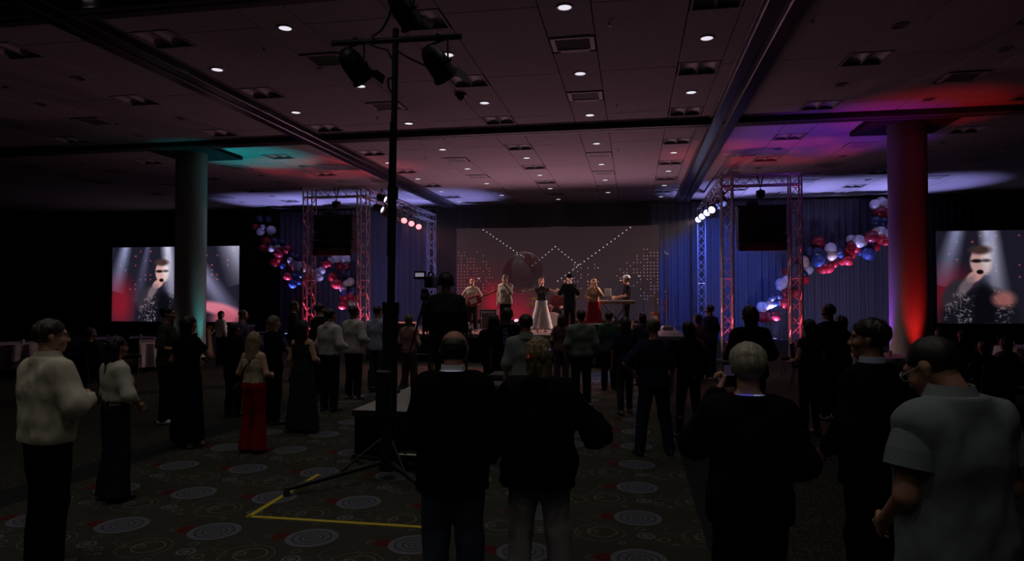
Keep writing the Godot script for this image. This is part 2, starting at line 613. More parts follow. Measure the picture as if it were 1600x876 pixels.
func flat_tex(tx: Texture2D, tile: Vector2, off := Vector2.ZERO, rough := 1.0) -> StandardMaterial3D:   # laid over the floor in metres
	var m := StandardMaterial3D.new()
	m.albedo_texture = tx
	m.roughness = rough
	m.metallic_specular = 0.15
	m.uv1_triplanar = true
	m.uv1_world_triplanar = true
	m.uv1_scale = Vector3(1.0 / tile.x, 1.0, 1.0 / tile.y)
	m.uv1_offset = Vector3(off.x, 0, off.y)
	return m

# ---------------------------------------------------------------- the room
const ROWS := [-20.3, -18.0, -15.65, -13.35, -11.0, -7.93, -5.6, -3.3, -1.0, 1.27, 4.3, 6.55, 8.8, 11.05]
const PITCHZ := 3.13

func slab(x0: float, x1: float, y0: float, y1: float, d0: float, d1: float, bev := 0.0) -> ArrayMesh:   # d: metres deep
	return MB.new().box(Vector3((x0 + x1) / 2, (y0 + y1) / 2, -(d0 + d1) / 2), Vector3(x1 - x0, y1 - y0, d1 - d0), bev).mesh()

func build_room() -> void:
	var wallm := mat(rgb(52, 50, 54), 0.9)
	structure("wall_back", slab(-31, 22, 0, 6.8, -9.3, -9.0), wallm)
	structure("wall_left", slab(-31.3, -31, 0, 6.8, -9, 32.6), wallm)
	structure("wall_right", slab(22, 22.3, 0, 6.8, -9, 32.6), wallm)
	structure("wall_front", slab(-31, 22, 0, 6.8, 32.3, 32.6), wallm)
	# carpet: patterned field, plain border, speckled field
	var speck := flat_tex(speckle_texture(rgb(44, 42, 38), rgb(92, 88, 76), 0.5, 4), Vector2(1.1, 1.1))
	structure("floor", slab(-31, 22, -0.3, 0.0, -9, 32.3), speck)
	var pat := flat_tex(carpet_texture(), Vector2(0.885, 0.98), Vector2(0.5 - 0.04 / 0.885, 0.28 + 6.25 / 0.98))
	var c1 := part("carpet_field", slab(-5.85, 0.58, 0.0, 0.006, -9, 16.9), pat, self)
	c1.set_meta("kind", "structure")
	var bord := mat(rgb(38, 40, 40), 1.0)
	for e in [[0.58, 1.0, -9.0, 17.3], [-6.35, -5.85, -9.0, 17.3], [-5.85, 0.58, 16.9, 17.3]]:
		var c2 := part("carpet_border", slab(e[0], e[1], 0.0, 0.006, e[2], e[3]), bord, self)
		c2.set_meta("kind", "structure")
	build_ceiling()
	# columns with a dark square recess round their heads
	for cx in [6.8, -13.1]:
		var r := 0.44
		var col := structure("column", MB.new().lathe([Vector2(r, 0.12), Vector2(r, 6.36)], 48).tube(Vector3.ZERO, Vector3(0, 0.12, 0), r + 0.025, r + 0.025, 40).mesh(), mat(rgb(170, 165, 162), 0.8), Vector3(cx, 0, -18.4))
		part("column_plate", MB.new().box(Vector3(0, 6.335, -0.1), Vector3(2.05, 0.1, 1.95), 0.01).mesh(), mat(rgb(46, 42, 46), 0.8), col)

func build_ceiling() -> void:
	structure("ceiling", slab(-31, 22, 6.78, 7.0, -9, 32.6), mat(rgb(30, 29, 30), 0.9))
	var tile := mat(rgb(186, 178, 180), 0.9)
	tile.albedo_texture = speckle_texture(rgb(250, 250, 250), rgb(205, 205, 205), 0.3, 21)
	tile.uv1_triplanar = true
	tile.uv1_world_triplanar = true
	tile.uv1_scale = Vector3.ONE * 0.9
	var grid := structure("ceiling_panels", slab(-31, 22, CEIL, CEIL + 0.03, -9, 7.0), tile)
	part("panel_field", slab(-31, -21.0, CEIL, CEIL + 0.03, 7.01, 32.3), tile, grid)
	part("panel_field", slab(11.75, 22, CEIL, CEIL + 0.03, 7.01, 32.3), tile, grid)
	var cache := {}
	var put := func(x0: float, x1: float, d0: float, d1: float) -> void:
		var g := 0.007
		var w := x1 - x0 - 2 * g
		var l := d1 - d0 - 2 * g
		if w < 0.05 or l < 0.05: return
		var key := "%.2f/%.2f" % [w, l]
		if not cache.has(key): cache[key] = MB.new().box(Vector3.ZERO, Vector3(w, 0.03, l), 0.005).mesh()
		part("panel", cache[key], tile, grid, Vector3((x0 + x1) / 2, CEIL + 0.015, -(d0 + d1) / 2))
	var hs := 0.38
	for i in ROWS.size():
		var x: float = ROWS[i]
		var odd: bool = i in [1, 3, 6, 8, 11, 13]
		var f0 := 11.79 if odd else 13.45   # the fitting that breaks the strip
		var edge := 7.01
		var k := -1
		while true:
			var z := f0 + PITCHZ * k
			k += 1
			if z - hs > 32.0: break
			if z - hs > edge: put.call(x - 0.4, x + 0.4, edge, z - hs)
			edge = z + hs
			put.call(x - 0.4, x - hs, z - hs, z + hs)
			if odd: vent(x, z)
			else: troffer(x, z)
		put.call(x - 0.4, x + 0.4, edge, 32.3)
		# the broad panels up to the next strip
		var x0 := x + 0.4
		var x1: float = ROWS[i + 1] - 0.4 if i + 1 < ROWS.size() else 11.75
		var dz := 7.01
		while dz < 32.2:
			put.call(x0, x1, dz, minf(dz + PITCHZ, 32.3))
			dz += PITCHZ
		# round downlights, lit in the middle bay only
		var l0 := 10.22 if odd else 11.88
		for q in range(-6, 8):
			var z2: float = l0 + PITCHZ * q
			if z2 < -6.5 or z2 > 32.0: continue
			var lit: bool = x > -8.5 and x < 2.0
			if not lit and z2 < 9.0: continue
			downlight(x, z2, lit)
	put.call(-21.0, ROWS[0] - 0.4, 7.01, 32.3)
	# folding-wall tracks: two along the room, two across it
	var dark := mat(rgb(40, 38, 44), 0.32, 0.25)
	var k2 := 1
	for e in [[-8.62, 0.6], [2.24, 0.62]]:
		var tr := structure("trim_%d" % k2, slab(e[0] - e[1] / 2, e[0] - 0.04, 6.22, 6.44, -9, 32.3, 0.02), dark)
		part("track_half", slab(e[0] + 0.04, e[0] + e[1] / 2, 6.22, 6.44, -9, 32.3, 0.02), dark, tr)
		part("track_slot", slab(e[0] - 0.04, e[0] + 0.04, 6.28, 6.44, -9, 32.3), mat(rgb(16, 16, 18), 0.6), tr)
		for s in [-1.0, 1.0]:
			part("edge_strip", slab(e[0] + s * (e[1] / 2 + 0.015) - 0.015, e[0] + s * (e[1] / 2 + 0.015) + 0.015, 6.37, 6.41, -9, 32.3), mat(rgb(120, 116, 120), 0.5, 0.3), tr)
		k2 += 1
	for d in [17.5, 8.9]:
		var tr2 := structure("trim_%d" % k2, slab(-31, 22, 6.25, 6.44, d - 0.2, d + 0.2, 0.015), mat(rgb(66, 60, 64), 0.6))
		part("track_slot", slab(-31, 22, 6.242, 6.26, d - 0.03, d + 0.03), mat(rgb(18, 18, 20), 0.6), tr2)
		k2 += 1

var troffer_parts := []
func troffer(x: float, deep: float) -> void:   # recessed light box with two arched coves, switched off
	if troffer_parts.is_empty():
		var fr := MB.new()
		for s in [-1.0, 1.0]:
			fr.box(Vector3(s * 0.365, 0.0, 0), Vector3(0.03, 0.02, 0.76), 0.003)
			fr.box(Vector3(0, 0.0, s * 0.365), Vector3(0.7, 0.02, 0.03), 0.003)
		var cove := MB.new()
		for c in [-0.175, 0.175]:
			for i in 10:
				var a := PI * i / 10
				var b := PI * (i + 1) / 10
				var pa := Vector3(c - cos(a) * 0.17, 0.012 + sin(a) * 0.062, 0)
				var pb := Vector3(c - cos(b) * 0.17, 0.012 + sin(b) * 0.062, 0)
				var na := Vector3(cos(a), -sin(a), 0)
				var nb := Vector3(cos(b), -sin(b), 0)
				var z := Vector3(0, 0, 0.35)
				cove.tri(pa - z, pb - z, pb + z, na, nb, nb)
				cove.tri(pa - z, pb + z, pa + z, na, nb, na)
		var box := MB.new()
		for s in [-1.0, 1.0]:
			box.box(Vector3(0, 0.12, s * 0.365), Vector3(0.74, 0.24, 0.02))
			box.box(Vector3(s * 0.365, 0.12, 0), Vector3(0.02, 0.24, 0.74))
		box.box(Vector3(0, 0.235, 0), Vector3(0.74, 0.02, 0.74))
		box.box(Vector3(0, 0.018, 0), Vector3(0.03, 0.03, 0.7), 0.008)
		troffer_parts = [fr.mesh(), cove.mesh(), box.mesh()]
	var where := "over mid-room" if x > -8.5 and x < 2.0 else "over the room's side"
	var t := thing("ceiling_light_box", "unlit square light box with two arched coves recessed in ceiling " + where, "ceiling light", Vector3(x, CEIL, -deep), 0, "unlit light boxes " + where)
	part("frame", troffer_parts[0], mat(rgb(150, 144, 146), 0.7), t)
	part("cove", troffer_parts[1], mat(rgb(170, 165, 166), 0.6), t)
	part("housing", troffer_parts[2], mat(rgb(120, 114, 118), 0.8), t)

var vent_parts := []
func vent(x: float, deep: float) -> void:
	if vent_parts.is_empty():
		var fr := MB.new()
		for s in [-1.0, 1.0]:
			fr.box(Vector3(s * 0.335, -0.008, 0.06), Vector3(0.09, 0.035, 0.62), 0.008)
			fr.box(Vector3(0, -0.008, 0.06 + s * 0.285), Vector3(0.6, 0.035, 0.07), 0.008)
		var sl := MB.new().box(Vector3.ZERO, Vector3(0.56, 0.006, 0.07), 0.0, Basis(Vector3.RIGHT, -0.3)).mesh()
		var sp := MB.new().box(Vector3(0, -0.004, -0.31), Vector3(0.5, 0.016, 0.13), 0.004)
		vent_parts = [fr.mesh(), sl, MB.new().box(Vector3(0, 0.1, 0), Vector3(0.76, 0.02, 0.76)).mesh(), sp.mesh()]
	var t := thing("air_vent", "square white slatted air vent with grille plate in ceiling strip", "air vent", Vector3(x, CEIL, -deep), 0, "air vents of the ceiling strips")
	part("frame", vent_parts[0], mat(rgb(168, 160, 160), 0.6), t)
	for i in 7: part("slat", vent_parts[1], mat(rgb(150, 146, 148), 0.6), t, Vector3(0, -0.002, 0.06 - 0.21 + i * 0.07))
	part("duct", vent_parts[2], mat(rgb(60, 58, 60), 0.9), t)
	part("grille_plate", vent_parts[3], mat(rgb(150, 144, 146), 0.7), t)

var down_parts := []
func downlight(x: float, deep: float, lit: bool) -> void:
	if down_parts.is_empty():
		var rg := MB.new().lathe([Vector2(0.1, 0.0), Vector2(0.104, -0.012), Vector2(0.13, -0.014), Vector2(0.138, 0.0)], 28)
		var ds := MB.new().lathe([Vector2(0.0, -0.007), Vector2(0.101, -0.007)], 28)
		down_parts = [rg.mesh(), ds.mesh()]
	var t := thing("downlight", "round recessed downlight glowing white in ceiling over middle of room" if lit else "unlit round recessed downlight in ceiling over side of room", "downlight", Vector3(x, CEIL, -deep), 0, "lit downlights" if lit else "unlit downlights")
	part("trim_ring", down_parts[0], mat(rgb(150, 145, 146), 0.5), t)
	if lit:
		part("lens", down_parts[1], lamp(rgb(238, 232, 244), 0.95), t)
		spot(Vector3(x, CEIL - 0.04, -deep), Vector3(x, 0, -deep), rgb(255, 248, 238), HOUSE, 58.0, 0.1, 1.0)
	else:
		part("lens", down_parts[1], mat(rgb(74, 68, 72), 0.5), t)

# ---------------------------------------------------------------- far end: drapes, screens, trusses, balloons
func build_drapes() -> void:
	var W := 2.65
	var mb := MB.new()
	var n := 72
	var H := 6.25
	var prof := func(i: int) -> Vector3:
		var s := float(i) / n
		return Vector3((s - 0.5) * W, 0, sin(s * TAU * 9.0) * 0.075 + sin(s * TAU * 4.0 + 1.0) * 0.03)
	for i in n:
		var a: Vector3 = prof.call(i)
		var b: Vector3 = prof.call(i + 1)
		var ta: Vector3 = (prof.call(i + 1) as Vector3) - (prof.call(i - 1) as Vector3)
		var tb: Vector3 = (prof.call(i + 2) as Vector3) - a
		var na := Vector3(-ta.z, 0, ta.x).normalized()
		var nb := Vector3(-tb.z, 0, tb.x).normalized()
		var up := Vector3(0, H, 0)
		var bk := Vector3(0, 0, -0.02)
		mb.tri(a, b, b + up, na, nb, nb)
		mb.tri(a, b + up, a + up, na, nb, na)
		mb.tri(a + bk, b + bk, b + up + bk, -na, -nb, -nb)
		mb.tri(a + bk, b + up + bk, a + up + bk, -na, -nb, -na)
	var me := mb.mesh()
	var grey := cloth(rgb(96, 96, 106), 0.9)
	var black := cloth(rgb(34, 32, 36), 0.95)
	var pole := MB.new().tube(Vector3(-W / 2, H + 0.03, 0), Vector3(W / 2, H + 0.03, 0), 0.03, 0.03, 10).mesh()
	var k := 0
	var x := -29.6
	while x < 21.5:
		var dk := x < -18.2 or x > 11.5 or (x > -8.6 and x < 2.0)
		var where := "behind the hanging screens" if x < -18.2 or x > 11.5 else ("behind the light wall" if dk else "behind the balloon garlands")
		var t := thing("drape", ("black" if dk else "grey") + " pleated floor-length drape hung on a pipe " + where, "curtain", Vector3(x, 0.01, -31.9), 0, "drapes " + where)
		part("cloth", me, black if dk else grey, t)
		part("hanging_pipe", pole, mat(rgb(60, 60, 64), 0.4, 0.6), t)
		x += W
		k += 1

func screen(called: String, label: String, x0: float, x1: float, y0: float, y1: float, deep: float, tx: Texture2D, e: float) -> void:
	var t := thing(called, label, "screen", Vector3((x0 + x1) / 2, 0, -deep))
	var w := x1 - x0
	var h := y1 - y0
	var m := StandardMaterial3D.new()
	m.albedo_color = Color(0.01, 0.01, 0.01)
	m.roughness = 0.9
	m.metallic_specular = 0.1
	m.emission_enabled = true
	m.emission_texture = tx
	m.emission_energy_multiplier = e
	var q := MB.new()
	q.quad(Vector3(-w / 2, y0, 0), Vector3(w / 2, y0, 0), Vector3(w / 2, y1, 0), Vector3(-w / 2, y1, 0), Vector3(0, 0, 1))
	part("screen_picture", q.mesh(), m, t)
	part("backing", MB.new().box(Vector3(0, (y0 + y1) / 2, -0.04), Vector3(w + 0.06, h + 0.06, 0.06), 0.01).mesh(), mat(rgb(22, 22, 24), 0.6), t)
	for s in [-1.0, 1.0]:
		part("support", MB.new().box(Vector3(s * (w / 2 - 0.4), y0 / 2, -0.1), Vector3(0.08, y0, 0.08), 0.01).box(Vector3(s * (w / 2 - 0.4), 0.03, 0.1), Vector3(0.1, 0.06, 0.9), 0.01).mesh(), mat(rgb(22, 22, 24), 0.5), t)

var truss_cache := {}
func truss(called: String, label: String, a: Vector3, b: Vector3, group := "") -> Node3D:
	var w := 0.32
	var h := w / 2
	var L := a.distance_to(b)
	var d := (b - a) / L
	var t := thing(called, label, "truss", a, 0, group)
	var x := d.cross(Vector3(0, 0, 1) if absf(d.z) < 0.9 else Vector3.UP).normalized()
	var bs := Basis(x, d, x.cross(d))
	var alu := mat(rgb(178, 178, 184), 0.38, 0.55)
	var n := int(round(L / 0.36))
	var bay := L / n
	var ck := "c%.2f" % L
	if not truss_cache.has(ck): truss_cache[ck] = MB.new().tube(Vector3.ZERO, Vector3(0, L, 0), 0.025, 0.025, 10).mesh()
	var dk := "d%.2f" % bay
	if not truss_cache.has(dk): truss_cache[dk] = MB.new().tube(Vector3(-h, 0, 0), Vector3(h, bay, 0), 0.011, 0.011, 6, false).mesh()
	if not truss_cache.has("r"): truss_cache.r = MB.new().tube(Vector3(-h, 0, 0), Vector3(h, 0, 0), 0.013, 0.013, 6, false).mesh()
	for sx in [-1.0, 1.0]:
		for sz in [-1.0, 1.0]:
			part("chord", truss_cache[ck], alu, t, bs * Vector3(sx * h, 0, sz * h), bs)
	for f in 4:
		var fb := Basis(Vector3.UP, f * PI / 2)
		var off := fb * Vector3(0, 0, h)
		for i in n:
			var flip := (i + f) % 2 == 0
			var q := fb * Basis(Vector3.UP, PI if flip else 0.0)
			part("brace", truss_cache[dk], alu, t, bs * (off + Vector3(0, i * bay, 0)), bs * q)
			if i % 7 == 0 or i == n - 1: part("rung", truss_cache.r, alu, t, bs * (off + Vector3(0, (i + (1 if i == n - 1 else 0)) * bay, 0)), bs * fb)
	return t

var can_parts := {}
func par_can(label: String, at: Vector3, to: Vector3, glow: Color, e: float, big := 1.0, group := "", hang := Vector3.ZERO) -> Node3D:
	var t := thing("stage_light", label, "stage light", at, 0, group)
	var d := (to - at).normalized()
	var bs := Basis.looking_at(d, Vector3.UP if absf(d.y) < 0.95 else Vector3.FORWARD)
	if can_parts.is_empty():
		var along := Transform3D(Basis(Vector3.RIGHT, -PI / 2), Vector3.ZERO)   # y of the profile runs to the front, -z
		can_parts.body = MB.new().lathe([Vector2(0, -0.22), Vector2(0.06, -0.215), Vector2(0.1, -0.17), Vector2(0.125, -0.08), Vector2(0.13, 0.0), Vector2(0.13, 0.17), Vector2(0.118, 0.17), Vector2(0.115, 0.1)], 22, along).mesh()
		can_parts.lens = MB.new().lathe([Vector2(0.118, 0.12), Vector2(0.1, 0.128), Vector2(0.0, 0.135)], 22, along).mesh()
		var ring := MB.new().lathe([Vector2(0.13, 0.15), Vector2(0.15, 0.15), Vector2(0.15, 0.168), Vector2(0.13, 0.168)], 22, along)
		can_parts.ring = ring.mesh()
		can_parts.door = MB.new().box(Vector3(0, 0.165, -0.225), Vector3(0.2, 0.006, 0.13), 0.0, Basis(Vector3.RIGHT, 0.35)).mesh()
	var blk := mat(rgb(18, 18, 20), 0.55)
	var q := bs.scaled(Vector3.ONE * big)
	q = bs * Basis.IDENTITY.scaled(Vector3.ONE * big)
	part("can_body", can_parts.body, blk, t, Vector3.ZERO, q)
	part("lens_lamp", can_parts.lens, lamp(glow, e) if e > 0.0 else mat(rgb(60, 60, 66), 0.2), t, Vector3.ZERO, q)
	part("lens_ring", can_parts.ring, blk, t, Vector3.ZERO, q)
	# yoke and clamp, upright
	var side := d.cross(Vector3.UP).normalized() * 0.155 * big
	var up := Vector3(0, 0.24 * big, 0)
	part("yoke", MB.new().path([side, side + up, -side + up, -side], 0.011 * big, 6).mesh(), blk, t)
	part("clamp", MB.new().box(up + Vector3(0, 0.045 * big, 0), Vector3(0.05, 0.09, 0.05) * big, 0.008).mesh(), blk, t)
	if hang != Vector3.ZERO: part("drop_pipe", MB.new().tube(up, hang - at, 0.014, 0.014, 8).mesh(), blk, t)
	return t

func build_trusses() -> void:
	for s in [0, 1]:
		var xi := 2.9 if s else -9.03
		var xo := 4.9 if s else -11.0
		var side := "beside the blue-lit drape" if s else "beside the pink-lit line of lamps"
		var z0 := -21.84
		var z1 := -29.8
		var top := 5.72
		for e in [[xi, z0, "stage-side front"], [xo, z0, "outer front"], [xi, z1, "rear"]]:
			var t := truss("truss_tower", "tall aluminium box truss, %s leg of the goalpost %s" % [e[2], side], Vector3(e[0], 0.03, e[1]), Vector3(e[0], top - 0.32, e[1]))
			part("base_plate", MB.new().box(Vector3(0, -0.012, 0), Vector3(0.75, 0.03, 0.75), 0.004).mesh(), mat(rgb(70, 70, 74), 0.5, 0.5), t)
			part("corner_block", corner_block(top - 0.19), mat(rgb(178, 178, 184), 0.38, 0.55), t)
		truss("truss_beam", "short aluminium truss beam carrying the loudspeaker hoist " + side, Vector3(minf(xi, xo) + 0.17, top - 0.16, z0), Vector3(maxf(xi, xo) - 0.17, top - 0.16, z0))
		truss("truss_beam", "long aluminium truss beam running to the rear with stage lights " + side, Vector3(xi, top - 0.16, z0 - 0.17), Vector3(xi, top - 0.16, z1 + 0.17))
		speaker_cluster(Vector3((xi + xo) / 2, top - 0.34, z0), s == 1)

func corner_block(y: float) -> ArrayMesh:
	var m := MB.new()
	for sx in [-0.16, 0.16]:
		for sz in [-0.16, 0.16]:
			m.tube(Vector3(sx, y - 0.16, sz), Vector3(sx, y + 0.16, sz), 0.025, 0.025, 8)
	for sy in [-0.16, 0.16]:
		for e in [-0.16, 0.16]:
			m.tube(Vector3(-0.16, y + sy, e), Vector3(0.16, y + sy, e), 0.025, 0.025, 8)
			m.tube(Vector3(e, y + sy, -0.16), Vector3(e, y + sy, 0.16), 0.025, 0.025, 8)
	return m.mesh()

func speaker_cluster(at: Vector3, east: bool) -> void:
	var where := "beside the blue-lit drape" if east else "beside the pink-lit line of lamps"
	var blk := mat(rgb(20, 19, 21), 0.6)
	var h := thing("chain_hoist", "black chain hoist hanging under the short truss beam " + where, "hoist", at)
	part("strap", MB.new().path([Vector3(-0.1, 0.34, 0), Vector3(0, -0.02, 0), Vector3(0.1, 0.34, 0)], 0.02, 6).mesh(), blk, h)
	part("chain", MB.new().tube(Vector3(0, -0.02, 0), Vector3(0, -0.62, 0), 0.015, 0.015, 6).mesh(), mat(rgb(90, 88, 90), 0.4, 0.7), h)
	part("motor", MB.new().tube(Vector3(-0.12, -0.24, 0), Vector3(0.12, -0.24, 0), 0.11, 0.11, 14).box(Vector3(0, -0.24, 0), Vector3(0.12, 0.26, 0.16), 0.02).mesh(), blk, h)
	var c := thing("speaker_array", "black hanging array of stacked loudspeaker cabinets " + where, "loudspeaker", at + Vector3(0, -0.62, 0))
	part("rigging_frame", MB.new().box(Vector3(0, -0.03, 0), Vector3(1.45, 0.07, 0.5), 0.01).ball(Vector3(-0.25, 0.08, 0), Vector3(0.2, 0.13, 0.2), 8, 12).mesh(), blk, c)
	var cab := MB.new().box(Vector3.ZERO, Vector3(1.4, 0.24, 0.55), 0.012).mesh()
	var gr := MB.new().box(Vector3(0, 0, 0.285), Vector3(1.3, 0.2, 0.02), 0.006).mesh()
	for i in 5:
		var b := Basis(Vector3.RIGHT, 0.02 * i * i)
		var p := Vector3(0, -0.2 - i * 0.25, 0.02 * i * i * 0.3)
		var cb := part("cabinet", cab, blk, c, p, b)
		part("grille", gr, mat(rgb(34, 33, 36), 0.85), cb)

var balloon_mesh: ArrayMesh
func build_balloons() -> void:
	var pf := []
	for i in 13:
		var a := PI * i / 12
		pf.append(Vector2(sin(a) * (1.0 + 0.07 * cos(a)), cos(a) * (1.0 if a < PI / 2 else 1.14)))
	pf.append(Vector2(0.05, -1.17))
	pf.append(Vector2(0.1, -1.24))
	pf.append(Vector2(0.0, -1.25))
	pf.reverse()
	balloon_mesh = MB.new().lathe(pf, 18).mesh()
	var kinds := {
		"r": ["bright red", mat(rgb(205, 44, 54), 0.28)], "R": ["deep red", mat(rgb(138, 26, 38), 0.28)], "w": ["white", mat(rgb(226, 216, 220), 0.28)],
		"n": ["navy blue", mat(rgb(44, 54, 84), 0.3)], "b": ["mid blue", mat(rgb(70, 92, 160), 0.28)], "y": ["cream", mat(rgb(214, 186, 156), 0.28)],  # b is navy with the light on it mixed into the colour
	}
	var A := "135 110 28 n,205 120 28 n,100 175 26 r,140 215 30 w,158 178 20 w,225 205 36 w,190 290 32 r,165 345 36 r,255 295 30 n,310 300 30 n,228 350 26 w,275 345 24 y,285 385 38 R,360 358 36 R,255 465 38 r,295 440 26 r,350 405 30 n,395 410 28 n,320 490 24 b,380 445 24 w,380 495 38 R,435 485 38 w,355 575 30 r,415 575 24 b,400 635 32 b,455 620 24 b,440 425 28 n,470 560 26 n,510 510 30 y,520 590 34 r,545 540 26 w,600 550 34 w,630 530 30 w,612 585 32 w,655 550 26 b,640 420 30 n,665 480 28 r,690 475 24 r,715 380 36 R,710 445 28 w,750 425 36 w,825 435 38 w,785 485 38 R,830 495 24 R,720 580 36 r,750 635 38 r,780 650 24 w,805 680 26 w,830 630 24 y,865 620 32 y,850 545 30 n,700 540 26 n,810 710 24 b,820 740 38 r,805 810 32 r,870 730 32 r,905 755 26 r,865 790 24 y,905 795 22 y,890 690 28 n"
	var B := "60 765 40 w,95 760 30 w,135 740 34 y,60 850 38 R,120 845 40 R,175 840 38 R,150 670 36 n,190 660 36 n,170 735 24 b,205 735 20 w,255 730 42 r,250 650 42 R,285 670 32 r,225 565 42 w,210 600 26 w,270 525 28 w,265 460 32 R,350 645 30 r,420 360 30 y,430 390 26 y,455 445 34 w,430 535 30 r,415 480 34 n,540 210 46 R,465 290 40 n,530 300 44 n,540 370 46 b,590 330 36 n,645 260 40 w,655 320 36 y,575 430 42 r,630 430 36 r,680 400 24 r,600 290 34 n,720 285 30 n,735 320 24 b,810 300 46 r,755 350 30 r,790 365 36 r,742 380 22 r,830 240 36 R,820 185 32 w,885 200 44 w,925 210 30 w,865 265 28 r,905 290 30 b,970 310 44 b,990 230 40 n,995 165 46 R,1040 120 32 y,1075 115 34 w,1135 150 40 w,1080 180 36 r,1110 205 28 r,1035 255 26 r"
	var C := "40 170 36 w,100 150 40 w,140 165 36 w,80 240 42 R,140 255 36 R,50 320 40 n,110 330 36 n"
	for g in [[A, 380.0, 320.0, 5.155, "cascading down the drape between screen and truss"], [B, 1180.0, 340.0, 5.475, "rising along the blue-lit drape to the column"], [C, 1360.0, 290.0, 5.84, "rising along the blue-lit drape to the column"]]:
		for e in (g[0] as String).split(","):
			var q := e.split(" ")
			var deep := 30.9 + rng.randf_range(-0.22, 0.22)
			var p := on_wall(g[1] + q[0].to_float() / g[3], g[2] + q[1].to_float() / g[3], deep)
			var r: float = q[2].to_float() / g[3] * deep / F * 1.14
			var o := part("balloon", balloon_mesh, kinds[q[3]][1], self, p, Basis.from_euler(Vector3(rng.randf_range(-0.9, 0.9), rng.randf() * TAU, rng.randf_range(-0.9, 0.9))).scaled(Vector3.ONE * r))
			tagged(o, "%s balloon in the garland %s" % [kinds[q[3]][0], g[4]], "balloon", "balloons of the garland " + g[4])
	# the netting cord that each garland hangs on
	for g in [[[[402, 330], [412, 385], [425, 410], [460, 435], [500, 428], [530, 405], [540, 445], [545, 480]], "cascading garland"], [[[1188, 500], [1200, 480], [1230, 440], [1262, 410], [1290, 400], [1335, 385], [1385, 365], [1378, 315]], "rising garland"]]:
		var pts := []
		for q in g[0]: pts.append(on_wall(q[0], q[1], 31.15))
		tagged(part("garland_cord", MB.new().path(pts, 0.012, 5).mesh(), mat(rgb(60, 60, 66), 0.8), self), "thin cord behind the balloons of the " + g[1], "cord")

